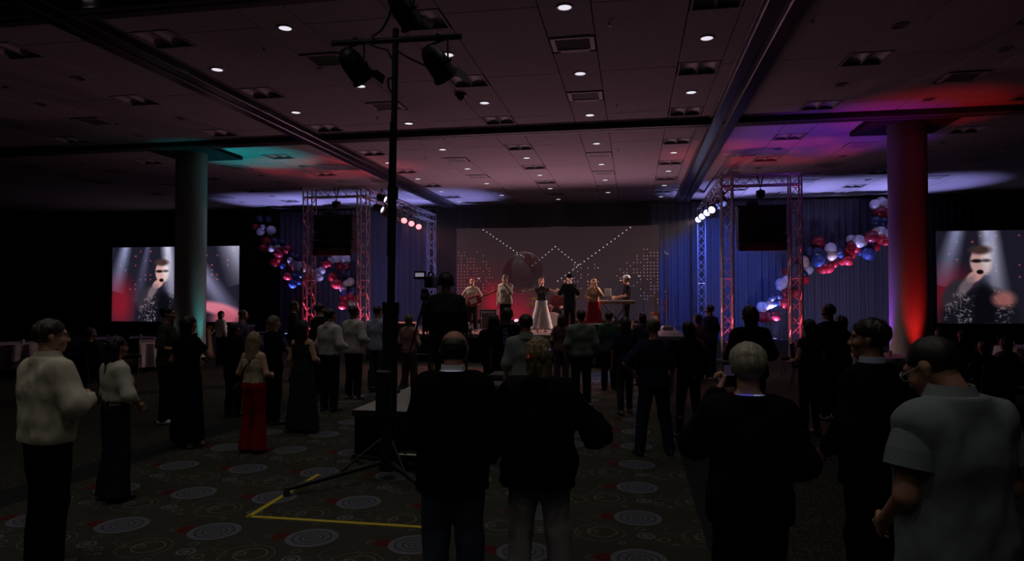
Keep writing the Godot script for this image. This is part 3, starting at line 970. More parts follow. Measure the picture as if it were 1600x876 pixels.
# ---------------------------------------------------------------- the stage and the band's gear
const STAGE := 0.85
func build_stage() -> void:
	var t := thing("stage", "black-skirted concert stage platform in front of the light wall", "stage", Vector3(-3.3, 0, -23.9))
	var w := 9.6
	var cols := 4
	for i in cols:
		for j in 3:
			part("deck_panel", MB.new().box(Vector3(-w / 2 + (i + 0.5) * w / cols, STAGE - 0.04, 4.0 - (j + 0.5) * 2.6), Vector3(w / cols - 0.012, 0.08, 2.588), 0.006).mesh(), mat(rgb(92, 78, 78), 0.6), t)
	part("edge_trim", MB.new().box(Vector3(0, STAGE - 0.06, 4.02), Vector3(w, 0.11, 0.03), 0.005).mesh(), mat(rgb(120, 120, 130), 0.4, 0.5), t)
	var sk := MB.new()
	for i in 160:
		var x0 := -w / 2 + w * i / 160
		var x1 := -w / 2 + w * (i + 1) / 160
		var za := 4.0 + sin(i * 0.9) * 0.02
		var zb := 4.0 + sin((i + 1) * 0.9) * 0.02
		var nn := Vector3(-(zb - za), 0, x1 - x0).normalized()
		sk.quad(Vector3(x0, 0.01, za), Vector3(x1, 0.01, zb), Vector3(x1, STAGE - 0.1, zb), Vector3(x0, STAGE - 0.1, za), nn)
	for s in [-1.0, 1.0]:
		sk.box(Vector3(s * w / 2, STAGE / 2 - 0.05, 0.1), Vector3(0.02, STAGE - 0.1, 7.8))
	part("skirt", sk.mesh(), cloth(rgb(22, 22, 26)), t)
	for x in [-4.5, -2.2, 0.0, 2.2, 4.5]:
		for z in [3.8, 0.1, -3.7]:
			part("leg", MB.new().tube(Vector3(x, 0, z), Vector3(x, STAGE - 0.08, z), 0.03, 0.03, 8).mesh(), mat(rgb(120, 120, 124), 0.4, 0.6), t)
	# loudspeakers on the floor before the stage, monitor wedges on it
	for e in [[0.35, "next to the steps lit blue"], [-1.05, "under the singer in black"]]:
		var s := thing("subwoofer", "wide black subwoofer box on the floor before the stage " + e[1], "loudspeaker", Vector3(e[0], 0, -19.35))
		part("cabinet", MB.new().box(Vector3(0, 0.3, 0), Vector3(1.1, 0.58, 0.7), 0.02).mesh(), mat(rgb(26, 26, 30), 0.55), s)
		part("grille", MB.new().box(Vector3(0, 0.3, 0.355), Vector3(1.02, 0.5, 0.02), 0.005).mesh(), mat(rgb(14, 14, 16), 0.8), s)
		for q in [-0.56, 0.56]: part("handle", MB.new().box(Vector3(q, 0.4, 0), Vector3(0.02, 0.08, 0.2), 0.006).mesh(), mat(rgb(50, 50, 54), 0.4), s)
	for e in [[-6.9, "before the guitarist"], [-5.2, "before the singer in sunglasses"], [-1.0, "before the woman singer"], [0.2, "before the keyboard"]]:
		var m := thing("monitor_wedge", "black sloping floor monitor on the stage edge " + e[1], "loudspeaker", Vector3(e[0], STAGE, -20.35), PI)
		var b := MB.new()
		var pr2 := [Vector2(-0.22, 0), Vector2(0.22, 0), Vector2(0.2, 0.1), Vector2(-0.1, 0.34), Vector2(-0.22, 0.3)]
		for s in [-0.28, 0.28]:
			for i in range(1, 4): b.tri(Vector3(s, pr2[0].y, pr2[0].x), Vector3(s, pr2[i].y, pr2[i].x), Vector3(s, pr2[i + 1].y, pr2[i + 1].x), Vector3(signf(s), 0, 0), Vector3(signf(s), 0, 0), Vector3(signf(s), 0, 0))
		for i in 5:
			var a: Vector2 = pr2[i]
			var c: Vector2 = pr2[(i + 1) % 5]
			var tn := (c - a).normalized()
			b.quad(Vector3(-0.28, a.y, a.x), Vector3(0.28, a.y, a.x), Vector3(0.28, c.y, c.x), Vector3(-0.28, c.y, c.x), Vector3(0, -tn.x, tn.y))
		part("cabinet", b.mesh(), mat(rgb(24, 24, 27), 0.6), m)
		part("grille", MB.new().box(Vector3(0, 0.235, 0.06), Vector3(0.5, 0.34, 0.012), 0.003, Basis(Vector3.RIGHT, -0.9)).mesh(), mat(rgb(38, 38, 42), 0.8), m)

func mic_stand(label: String, at: Vector3, h: float, reach: Vector3) -> void:
	var t := thing("microphone_stand", label, "microphone stand", at)
	var blk := mat(rgb(52, 50, 54), 0.4, 0.5)
	for i in 3:
		var a := TAU * i / 3 + 0.5
		part("leg", MB.new().tube(Vector3(0, 0.1, 0), Vector3(cos(a) * 0.3, 0.015, sin(a) * 0.3), 0.012, 0.01, 6).mesh(), blk, t)
	part("pole", MB.new().tube(Vector3(0, 0.08, 0), Vector3(0, h, 0), 0.013, 0.01, 8).mesh(), blk, t)
	part("boom", MB.new().tube(Vector3(0, h, 0) - reach * 0.25, Vector3(0, h, 0) + reach, 0.009, 0.009, 6).mesh(), blk, t)
	var d := reach.normalized()
	var m := part("microphone", MB.new().tube(Vector3(0, h, 0) + reach, Vector3(0, h, 0) + reach + d * 0.14, 0.014, 0.02, 10).mesh(), mat(rgb(30, 30, 32), 0.5), t)
	part("microphone_head", MB.new().ball(Vector3(0, h, 0) + reach + d * 0.16, Vector3.ONE * 0.03, 6, 10).mesh(), mat(rgb(170, 166, 170), 0.4, 0.5), m)

func guitar(label: String, at: Vector3, bs: Basis, body: Color, category := "guitar") -> Node3D:
	var t := thing("electric_guitar", label, category, at)
	t.basis = bs
	var b := net([pr(Vector3(0, 0.0, 0), Vector3(0, 0.0, 0), 0.17, 0.17, 1.0, 0.16), pr(Vector3(0.0, 0.18, 0), Vector3(0, 0.2, 0), 0.115, 0.115, 1.0, 0.22), pr(Vector3(0.09, 0.24, 0), Vector3(0.11, 0.3, 0), 0.035, 0.025, 1.0, 0.6), pr(Vector3(-0.09, 0.24, 0), Vector3(-0.1, 0.27, 0), 0.035, 0.025, 1.0, 0.6)], 0.014, 0.03)
	part("body", net_mesh([[b, Transform3D.IDENTITY]]), mat(body, 0.3), t)
	part("neck", MB.new().box(Vector3(0, 0.52, 0.02), Vector3(0.05, 0.56, 0.025), 0.006).mesh(), mat(rgb(120, 82, 54), 0.5), t)
	part("headstock", MB.new().box(Vector3(0, 0.87, 0.01), Vector3(0.08, 0.17, 0.02), 0.006).mesh(), mat(body, 0.4), t)
	part("pickguard", MB.new().box(Vector3(0.0, 0.05, 0.03), Vector3(0.16, 0.24, 0.01), 0.004).mesh(), mat(rgb(210, 200, 190), 0.5), t)
	return t

func build_gear() -> void:
	var Y := STAGE
	# drum kit behind the singers
	var dk := on_wall(866, 462, 23.6)
	dk.y = Y
	var chrome := mat(rgb(190, 190, 196), 0.25, 0.8)
	var wrap := mat(rgb(120, 24, 32), 0.3)
	var kit := [["bass_drum", "red bass drum lying on its side at the drummer's feet", Vector3(0, 0.29, 0.25), 0.28, 0.45, true], ["tom_drum", "red rack tom mounted over the bass drum", Vector3(-0.22, 0.66, 0.2), 0.16, 0.22, false], ["floor_tom", "red floor tom standing beside the drummer", Vector3(0.52, 0.36, -0.1), 0.2, 0.4, false], ["snare_drum", "chrome snare drum on a stand before the drummer", Vector3(-0.42, 0.58, -0.15), 0.18, 0.14, false]]
	for e in kit:
		var t := thing(e[0], e[1], "drum", dk + Vector3(0, 0, 0))
		var bs := Basis(Vector3.RIGHT, PI / 2) if e[5] else Basis.IDENTITY
		var r: float = e[3]
		var h: float = e[4]
		part("shell", MB.new().lathe([Vector2(r, -h / 2), Vector2(r, h / 2)], 24).mesh(), wrap if e[0] != "snare_drum" else chrome, t, e[2], bs)
		for s in [-1.0, 1.0]:
			part("hoop", MB.new().lathe([Vector2(r, s * h / 2 - 0.02), Vector2(r + 0.012, s * h / 2 - 0.02), Vector2(r + 0.012, s * h / 2 + 0.015), Vector2(r - 0.006, s * h / 2 + 0.015)], 24).mesh(), chrome, t, e[2], bs)
			part("drum_head", MB.new().lathe([Vector2(0, s * (h / 2 + 0.004)), Vector2(r, s * (h / 2 + 0.004))], 24).mesh(), mat(rgb(212, 206, 200), 0.6), t, e[2], bs)
		for a in 3:
			var q: Vector3 = e[2] + Vector3(cos(a * TAU / 3), 0, sin(a * TAU / 3)) * r * 0.9
			part("leg", MB.new().tube(q, Vector3(q.x, 0.0, q.z), 0.012, 0.012, 6).mesh(), chrome, t)
	for e in [[Vector3(-0.75, 1.05, 0.1), "crash cymbal tilted above the snare drum"], [Vector3(0.62, 1.12, 0.15), "ride cymbal tilted above the floor tom"], [Vector3(-0.8, 0.85, -0.2), "hi-hat cymbal pair at the edge of the kit"]]:
		var t := thing("cymbal", "brass " + e[1], "cymbal", dk + Vector3(e[0].x, 0, e[0].z))
		part("plate", MB.new().lathe([Vector2(0.22, 0), Vector2(0.05, 0.02), Vector2(0.03, 0.035), Vector2(0, 0.037)], 24).lathe([Vector2(0, 0.033), Vector2(0.05, 0.016), Vector2(0.22, -0.004)], 24).mesh(), mat(rgb(180, 140, 70), 0.3, 0.8), t, Vector3(0, e[0].y, 0), Basis(Vector3.RIGHT, 0.25))
		part("stand_pole", MB.new().tube(Vector3.ZERO, Vector3(0, e[0].y, 0), 0.013, 0.01, 8).mesh(), chrome, t)
		for a in 3: part("leg", MB.new().tube(Vector3(0, 0.2, 0), Vector3(cos(a * 2.1) * 0.2, 0, sin(a * 2.1) * 0.2), 0.01, 0.01, 6).mesh(), chrome, t)
	# keyboard on an X stand, sheet tablet on top
	var kp := on_wall(962, 480, 21.3)
	kp.y = Y
	var ks := thing("keyboard_stand", "black X-shaped keyboard stand on the stage", "keyboard stand", kp)
	for s in [-1.0, 1.0]:
		part("cross_leg", MB.new().tube(Vector3(-0.36 * s, 0.02, 0.12), Vector3(0.36 * s, 0.88, 0.12), 0.018, 0.018, 8).tube(Vector3(-0.36 * s, 0.02, -0.12), Vector3(0.36 * s, 0.88, -0.12), 0.018, 0.018, 8).mesh(), mat(rgb(40, 40, 44), 0.4, 0.4), ks)
	var kb := thing("keyboard", "long wooden-sided electric keyboard on the X-shaped stand", "keyboard", kp + Vector3(0, 0.9, 0))
	part("case", MB.new().box(Vector3(0, 0.05, 0), Vector3(1.25, 0.1, 0.34), 0.012).mesh(), mat(rgb(120, 96, 84), 0.5), kb)
	for i in 24: part("white_key", MB.new().box(Vector3(-0.55 + i * 0.048, 0.106, -0.06), Vector3(0.044, 0.016, 0.15), 0.002).mesh() if i == 0 else kb.get_node("white_key").mesh, mat(rgb(220, 214, 208), 0.4), kb, Vector3(i * 0.048 if i > 0 else 0.0, 0, 0))
	var tb := thing("tablet_stand", "white music tablet propped above the keyboard on a thin pole", "tablet", on_wall(950, 480, 21.0) * Vector3(1, 0, 1) + Vector3(0, Y, 0))
	part("pole", MB.new().tube(Vector3(0, 0, 0), Vector3(0, 1.12, 0), 0.014, 0.012, 8).mesh(), chrome, tb)
	part("tablet", MB.new().box(Vector3(0, 1.25, 0), Vector3(0.2, 0.27, 0.015), 0.006, Basis(Vector3.RIGHT, -0.3)).mesh(), mat(rgb(206, 200, 198), 0.5), tb)
	part("base", MB.new().lathe([Vector2(0, 0.02), Vector2(0.16, 0.015), Vector2(0.16, 0)], 20).mesh(), mat(rgb(40, 40, 44), 0.5), tb)
	# stands
	var base := func(u: float, deep: float) -> Vector3:
		var p := on_wall(u, 462, deep)
		return Vector3(p.x, Y, p.z)
	mic_stand("microphone stand with angled boom behind the keyboard player", base.call(1005, 23.0), 1.35, Vector3(-0.1, 0.3, 0.0))
	mic_stand("microphone stand reaching towards the keyboard player's mouth", base.call(958, 22.2), 1.2, Vector3(0.16, 0.3, 0.0))
	mic_stand("straight microphone stand beside the pale-shirted guitarist", base.call(752, 22.2), 1.35, Vector3(-0.05, 0.22, 0.0))
	mic_stand("microphone stand at the drum kit beside the silver dress", base.call(829, 22.6), 1.1, Vector3(-0.12, 0.1, 0.0))
	mic_stand("empty microphone stand near the tall telescopic pole", base.call(1055, 24.2), 1.1, Vector3(-0.2, 0.12, 0.0))
	var tp := thing("tall_pole", "tall telescopic stage pole with forked top and coiled cable", "pole", base.call(1043, 23.5))
	part("pole", MB.new().tube(Vector3.ZERO, Vector3(0, 1.5, 0), 0.03, 0.03, 10).tube(Vector3(0, 1.5, 0), Vector3(0, 2.55, 0), 0.02, 0.02, 10).mesh(), mat(rgb(150, 120, 108), 0.4, 0.5), tp)
	part("fork", MB.new().path([Vector3(-0.1, 2.68, 0), Vector3(-0.07, 2.58, 0), Vector3(0.07, 2.58, 0), Vector3(0.1, 2.68, 0)], 0.014, 6).mesh(), chrome, tp)
	part("base", MB.new().box(Vector3(0, 0.06, 0), Vector3(0.34, 0.12, 0.34), 0.02).mesh(), mat(rgb(96, 90, 92), 0.5), tp)
	var coil := []
	for i in 25: coil.append(Vector3(-0.1 + cos(i * 0.52) * 0.1, 0.75 + i * 0.006 + sin(i * 0.52) * 0.16, 0.06))
	part("cable_coil", MB.new().path(coil, 0.012, 5).mesh(), mat(rgb(190, 120, 70), 0.7), tp)
	var gp: Vector3 = base.call(1024, 23.2)
	var gs := thing("guitar_stand", "low black guitar stand holding the brown guitar", "guitar stand", gp)
	part("frame", MB.new().path([Vector3(-0.15, 0.01, 0.12), Vector3(0, 0.3, -0.08), Vector3(0.15, 0.01, 0.12)], 0.012, 6).tube(Vector3(0, 0.3, -0.08), Vector3(0, 0.02, -0.2), 0.012, 0.012, 6).mesh(), mat(rgb(30, 30, 32), 0.5), gs)
	part("cradle", MB.new().path([Vector3(-0.12, 0.14, 0.1), Vector3(-0.12, 0.12, -0.0), Vector3(0.12, 0.12, 0.0), Vector3(0.12, 0.14, 0.1)], 0.01, 6).mesh(), mat(rgb(30, 30, 32), 0.5), gs)
	guitar("brown electric guitar resting upright on a low stand", gp + Vector3(0, 0.31, 0.02), Basis(Vector3.RIGHT, -0.15), rgb(176, 104, 64))
	var am := thing("guitar_amplifier", "small black guitar amplifier behind the pale-shirted guitarist", "amplifier", base.call(764, 23.6))
	part("cabinet", MB.new().box(Vector3(0, 0.34, 0), Vector3(0.6, 0.66, 0.3), 0.02).mesh(), mat(rgb(28, 26, 28), 0.7), am)
	part("grille", MB.new().box(Vector3(0, 0.28, 0.155), Vector3(0.52, 0.44, 0.015), 0.004).mesh(), mat(rgb(70, 62, 58), 0.9), am)
	part("control_panel", MB.new().box(Vector3(0, 0.57, 0.155), Vector3(0.52, 0.08, 0.015), 0.003).mesh(), mat(rgb(130, 126, 124), 0.4, 0.4), am)

# ---------------------------------------------------------------- foreground gear: light stand, tape, riser, camera
func build_light_stand() -> void:
	var b := on_level(606, 748, 0.0)
	var top := on_wall(618, 62, -b.z)
	var t := thing("light_stand", "tall black crank-up light stand with crossbar standing inside yellow floor tape", "light stand", b)
	var blk := mat(rgb(17, 17, 19), 0.5)
	var lean := (top - b) / top.y
	var P := func(y: float) -> Vector3: return Vector3(lean.x * y, y, lean.z * y)
	part("mast_section", MB.new().tube(P.call(0.12), P.call(1.85), 0.085, 0.085, 14).mesh(), blk, t)
	part("mast_section", MB.new().tube(P.call(1.6), P.call(3.2), 0.043, 0.043, 14).mesh(), blk, t)
	part("mast_section", MB.new().tube(P.call(3.1), P.call(top.y + 0.12), 0.034, 0.034, 14).mesh(), blk, t)
	part("collar", MB.new().tube(P.call(1.8), P.call(1.93), 0.095, 0.095, 14).mesh(), blk, t)
	part("collar", MB.new().tube(P.call(3.06), P.call(3.2), 0.058, 0.058, 14).mesh(), blk, t)
	part("winch_box", MB.new().box(P.call(0.95) + Vector3(-0.02, 0, 0.1), Vector3(0.16, 0.5, 0.14), 0.02).mesh(), blk, t)
	part("crank_handle", MB.new().path([P.call(1.0) + Vector3(-0.1, 0, 0.1), P.call(1.0) + Vector3(-0.2, 0, 0.1), P.call(1.2) + Vector3(-0.2, 0, 0.1)], 0.012, 6).mesh(), blk, t)
	for e in [[448, 775], [660, 772], [553, 721], [668, 724]]:
		var f := on_level(e[0], e[1], 0.0) - b
		var hub: Vector3 = Vector3(0, 0.2, 0)
		var leg := part("leg", MB.new().tube(hub, f + Vector3(0, 0.07, 0), 0.03, 0.026, 8).mesh(), blk, t)
		part("foot", MB.new().tube(f + Vector3(0, 0.09, 0), f, 0.028, 0.04, 10).mesh(), mat(rgb(60, 60, 62), 0.5), leg)
		part("brace", MB.new().tube(P.call(0.5), f * 0.55 + Vector3(0, 0.12, 0), 0.014, 0.014, 6).mesh(), blk, t)
	part("hub", MB.new().tube(Vector3(0, 0.1, 0), Vector3(0, 0.3, 0), 0.1, 0.085, 14).mesh(), blk, t)
	var a1 := on_wall(519, 68, -b.z) - b
	var a2 := on_wall(721, 57, -b.z) - b
	part("crossbar", MB.new().tube(a1, a2, 0.033, 0.033, 12).mesh(), blk, t)
	part("hook", MB.new().path([P.call(4.2), P.call(4.3) + Vector3(-0.07, 0, 0), P.call(4.4) + Vector3(-0.08, 0, 0), P.call(4.42)], 0.012, 6).mesh(), blk, t)
	# the three lamps
	var far := Vector3(1.7, -2.9, -3.0)
	var w := [["big black stage lamp hanging from the crossbar end near the mast's cable", on_wall(555, 104, -b.z)], ["big black stage lamp hanging from the crossbar end away from the cable", on_wall(684, 100, -b.z)], ["big black stage lamp standing on top of the mast", on_wall(632, 18, -b.z)]]
	for e in w:
		var l := par_can(e[0], e[1], (e[1] as Vector3) + far, rgb(0, 0, 0), 0.0, 1.0)
		var d := far.normalized()
		var bs := Basis.looking_at(d, Vector3.UP) * Basis.IDENTITY.scaled(Vector3.ONE * 1.0)
		part("barn_door", can_parts.door, blk, l, Vector3.ZERO, bs * Basis(Vector3.FORWARD, 1.1))
		part("knob", MB.new().tube(d.cross(Vector3.UP).normalized() * 0.135, d.cross(Vector3.UP).normalized() * 0.2, 0.016, 0.018, 8).mesh(), blk, l)
		part("rear_cap", MB.new().tube(-d * 0.16, -d * 0.22, 0.06, 0.05, 12).mesh(), blk, l)
	for e in [[[[612, 10], [607, 28], [596, 48], [580, 58]], "thin black cable from the mast-top lamp to the crossbar"], [[[570, 66], [590, 74], [606, 78], [612, 92]], "black cable sagging from the crossbar to the mast"], [[[616, 76], [634, 88], [652, 97], [668, 104]], "black cable from the mast to the hanging lamp"], [[[611, 190], [609, 260], [608, 300], [606, 400]], "black power cable running down the mast"]]:
		var pts := []
		for q in e[0]: pts.append(on_wall(q[0], q[1], -b.z - 0.05))
		tagged(part("power_cable", MB.new().path(pts, 0.012, 6).mesh(), blk, self), e[1], "cable")

func build_tape() -> void:
	var ym := mat(rgb(196, 178, 30), 0.6)
	for e in [[[497, 741], [389, 806], "slanting away past the foot of the light stand"], [[389, 806], [664, 823], "crossing in front of the light stand"], [[690, 823], [717, 783], "short piece beside the dark-jacketed man's legs"]]:
		var a := on_level(e[0][0], e[0][1], 0.008)
		var b := on_level(e[1][0], e[1][1], 0.008)
		var d := (b - a).normalized()
		var s := d.cross(Vector3.UP) * 0.026
		var m := MB.new()
		m.box((a + b) / 2, Vector3(0.05, 0.002, a.distance_to(b) + 0.03), 0.0, Basis.looking_at(d, Vector3.UP))
		tagged(part("floor_tape", m.mesh(), ym, self), "yellow tape stuck on the carpet, " + e[2], "tape", "")

func build_riser() -> void:
	var t := thing("camera_riser", "low black platform with grey top carrying the camera operator", "platform", Vector3(-2.5, 0, -9.1))
	part("deck", MB.new().box(Vector3(0, 0.57, 0), Vector3(1.8, 0.06, 2.4), 0.008).mesh(), mat(rgb(150, 146, 142), 0.7), t)
	part("skirt", MB.new().box(Vector3(0, 0.27, 0), Vector3(1.76, 0.54, 2.36), 0.01).mesh(), mat(rgb(14, 14, 15), 0.95), t)
	part("edge_trim", MB.new().box(Vector3(0, 0.565, 1.205), Vector3(1.8, 0.07, 0.02), 0.004).mesh(), mat(rgb(50, 50, 52), 0.4, 0.4), t)
	var stp := thing("portable_steps", "black two-tread portable steps with pale nosings against the platform", "steps", Vector3(-2.25, 0, -7.66))
	for e in [[0.2, 0.16], [0.4, -0.08]]:
		var tr := part("tread", MB.new().box(Vector3(0, e[0] - 0.015, e[1]), Vector3(0.8, 0.03, 0.25), 0.006).mesh(), mat(rgb(24, 24, 26), 0.7), stp)
		part("nosing", MB.new().box(Vector3(0, e[0] + 0.003, e[1] + 0.105), Vector3(0.74, 0.008, 0.05), 0.002).mesh(), mat(rgb(206, 204, 198), 0.6), tr)
	for q in [-0.39, 0.39]: part("side_panel", MB.new().box(Vector3(q, 0.1, 0.1), Vector3(0.03, 0.2, 0.36), 0.005).box(Vector3(q, 0.28, -0.08), Vector3(0.03, 0.2, 0.24), 0.005).mesh(), mat(rgb(16, 16, 17), 0.8), stp)
	# flat road cases on the platform
	for e in [[-1.87, -9.45, 0.17, "flat black road case with grey lid on the platform's corner"], [-1.85, -10.0, 0.25, "thicker black road case with grey lid at the platform's rear"]]:
		var c := thing("road_case", e[3], "road case", Vector3(e[0], 0.6, e[1]))
		part("box", MB.new().box(Vector3(0, e[2] / 2 - 0.03, 0), Vector3(0.46, e[2] - 0.06, 0.44), 0.01).mesh(), mat(rgb(18, 18, 20), 0.7), c)
		part("lid", MB.new().box(Vector3(0, e[2] - 0.03, 0), Vector3(0.46, 0.06, 0.44), 0.01).mesh(), mat(rgb(84, 84, 90), 0.5), c)
		for x in [-0.225, 0.225]:
			part("edge_rail", MB.new().box(Vector3(x, e[2] / 2, 0.215), Vector3(0.025, e[2], 0.025), 0.005).mesh(), mat(rgb(140, 140, 144), 0.4, 0.6), c)
	# director's chair, tripod, camera
	var cp := stand(700, 9.35, 0.6)
	var ch := thing("director_chair", "tall black folding director's chair on the platform", "chair", cp, 0.1)
	var blk := mat(rgb(18, 18, 20), 0.5)
	for sx in [-1.0, 1.0]:
		for sz in [-1.0, 1.0]:
			part("leg", MB.new().tube(Vector3(0.27 * sx, 0, 0.2 * sz), Vector3(0.25 * sx, 0.74, -0.2 * sz), 0.014, 0.014, 8).mesh(), blk, ch)
		part("back_post", MB.new().tube(Vector3(0.29 * sx, 0.7, 0.2), Vector3(0.3 * sx, 1.2, 0.25), 0.015, 0.015, 8).mesh(), blk, ch)
		part("armrest", MB.new().box(Vector3(0.29 * sx, 0.93, 0.0), Vector3(0.06, 0.03, 0.46), 0.008).mesh(), blk, ch)
		part("arm_post", MB.new().tube(Vector3(0.29 * sx, 0.7, -0.18), Vector3(0.29 * sx, 0.93, -0.18), 0.013, 0.013, 8).mesh(), blk, ch)
	part("seat", MB.new().box(Vector3(0, 0.73, 0), Vector3(0.54, 0.03, 0.42), 0.008).mesh(), cloth(rgb(24, 24, 26)), ch)
	part("back_sling", MB.new().box(Vector3(0, 1.06, 0.245), Vector3(0.6, 0.26, 0.025), 0.008).mesh(), cloth(rgb(24, 24, 26)), ch)
	part("foot_rest", MB.new().tube(Vector3(-0.26, 0.25, -0.24), Vector3(0.26, 0.25, -0.24), 0.014, 0.014, 8).mesh(), blk, ch)
	var tp := stand(664, 9.9, 0.6)
	var tr2 := thing("camera_tripod", "black two-stage video tripod standing on the platform", "tripod", tp)
	for i in 3:
		var a := TAU * i / 3 + 0.6
		var f := Vector3(cos(a) * 0.38, 0.01, sin(a) * 0.38)
		for s in [-0.025, 0.025]:
			var side: Vector3 = Vector3(-sin(a), 0, cos(a)) * s
			part("leg", MB.new().tube(Vector3(0, 1.36, 0) + side, f + side * 0.4, 0.012, 0.011, 6).mesh(), blk, tr2)
		part("foot", MB.new().ball(f + Vector3(0, 0.015, 0), Vector3(0.03, 0.025, 0.03), 6, 8).mesh(), blk, tr2)
	part("spreader", MB.new().tube(Vector3(0, 0.55, 0), Vector3(cos(0.6) * 0.23, 0.55, sin(0.6) * 0.23), 0.01, 0.01, 6).tube(Vector3(0, 0.55, 0), Vector3(cos(2.7) * 0.23, 0.55, sin(2.7) * 0.23), 0.01, 0.01, 6).tube(Vector3(0, 0.55, 0), Vector3(cos(4.8) * 0.23, 0.55, sin(4.8) * 0.23), 0.01, 0.01, 6).mesh(), blk, tr2)
	part("fluid_head", MB.new().lathe([Vector2(0.06, 1.34), Vector2(0.07, 1.4), Vector2(0.05, 1.44), Vector2(0.05, 1.5), Vector2(0, 1.5)], 16).mesh(), blk, tr2)
	part("pan_bar", MB.new().tube(Vector3(0.04, 1.46, 0), Vector3(0.2, 1.34, 0.35), 0.012, 0.014, 8).mesh(), blk, tr2)
	var vc := thing("video_camera", "black video camera with small glowing monitor on the tripod", "camera", tp + Vector3(0, 1.5, 0))
	part("camera_body", MB.new().box(Vector3(0.08, 0.1, -0.05), Vector3(0.13, 0.17, 0.3), 0.02).mesh(), blk, vc)
	part("lens", MB.new().tube(Vector3(0.08, 0.11, -0.2), Vector3(0.08, 0.11, -0.4), 0.055, 0.06, 16).mesh(), blk, vc)
	part("handle", MB.new().path([Vector3(0.08, 0.18, 0.08), Vector3(0.08, 0.24, 0.06), Vector3(0.08, 0.24, -0.14), Vector3(0.08, 0.18, -0.16)], 0.014, 6).mesh(), blk, vc)
	var mo := part("monitor", MB.new().box(Vector3(-0.045, 0.2, 0.1), Vector3(0.17, 0.12, 0.025), 0.005).mesh(), blk, vc)
	part("monitor_screen", MB.new().box(Vector3(-0.045, 0.205, 0.114), Vector3(0.13, 0.055, 0.003)).mesh(), lamp(rgb(180, 170, 190), 0.42), mo)

# ---------------------------------------------------------------- tables, chairs, ball
var chair_proto: Node3D
func banquet_chair(label: String, at: Vector3, turn: float, group: String) -> void:
	if chair_proto == null:
		var t := thing("banquet_chair", label, "chair", at, turn, group)
		var blk := mat(rgb(26, 25, 27), 0.5)
		part("seat", MB.new().box(Vector3(0, 0.45, 0), Vector3(0.44, 0.07, 0.43), 0.02).mesh(), cloth(rgb(34, 30, 34)), t)
		part("backrest", MB.new().box(Vector3(0, 0.74, 0.22), Vector3(0.42, 0.38, 0.04), 0.02, Basis(Vector3.RIGHT, 0.12)).mesh(), cloth(rgb(34, 30, 34)), t)
		for sx in [-1.0, 1.0]:
			part("leg", MB.new().tube(Vector3(0.2 * sx, 0.43, -0.18), Vector3(0.21 * sx, 0, -0.22), 0.013, 0.012, 8).mesh(), blk, t)
			part("leg", MB.new().tube(Vector3(0.2 * sx, 0.43, 0.18), Vector3(0.21 * sx, 0, 0.26), 0.013, 0.012, 8).mesh(), blk, t)
			part("back_frame", MB.new().tube(Vector3(0.21 * sx, 0.43, 0.18), Vector3(0.21 * sx, 0.94, 0.25), 0.014, 0.014, 8).mesh(), blk, t)
		chair_proto = t
		return
	var c := copy_of(chair_proto, at, turn, "banquet_chair")
	c.set_meta("label", label)
	c.set_meta("group", group)

func table(label: String, at: Vector3, chairs: Array, where: String) -> void:
	var white := rgb(176, 168, 170)
	var t := thing("round_table", "round folding banquet table " + where, "table", at)
	part("tabletop", MB.new().lathe([Vector2(0, 0.735), Vector2(0.84, 0.735), Vector2(0.85, 0.72), Vector2(0.84, 0.705), Vector2(0, 0.705)], 32).mesh(), mat(rgb(120, 100, 84), 0.6), t)
	for i in 4: part("leg", MB.new().tube(Vector3(cos(i * PI / 2) * 0.4, 0.71, sin(i * PI / 2) * 0.4), Vector3(cos(i * PI / 2) * 0.5, 0, sin(i * PI / 2) * 0.5), 0.018, 0.018, 8).mesh(), mat(rgb(60, 60, 62), 0.5), t)
	var c := part("tablecloth", MB.new().lathe([Vector2(0, 0.748), Vector2(0.84, 0.748), Vector2(0.865, 0.735), Vector2(0.9, 0.45), Vector2(0.94, 0.14)], 96, Transform3D.IDENTITY, 0.07, 16).mesh(), cloth(white), self, at)
	tagged(c, label, "tablecloth")
	var cup := MB.new().lathe([Vector2(0, 0), Vector2(0.032, 0), Vector2(0.04, 0.11), Vector2(0.037, 0.11), Vector2(0.03, 0.008), Vector2(0, 0.008)], 14).mesh()
	for i in 3:
		var a := i * 2.1 + at.x
		tagged(part("cup", cup, mat(rgb(190, 186, 190), 0.4), self, at + Vector3(cos(a) * 0.5, 0.75, sin(a) * 0.5)), "small pale cup on the round table " + where, "cup", "cups on the table " + where)
	for deg in chairs:
		var a2: float = deg * PI / 180.0
		banquet_chair("black padded chair at the round table " + where, at + Vector3(sin(a2), 0, cos(a2)) * 1.22, a2, "chairs at the table " + where)

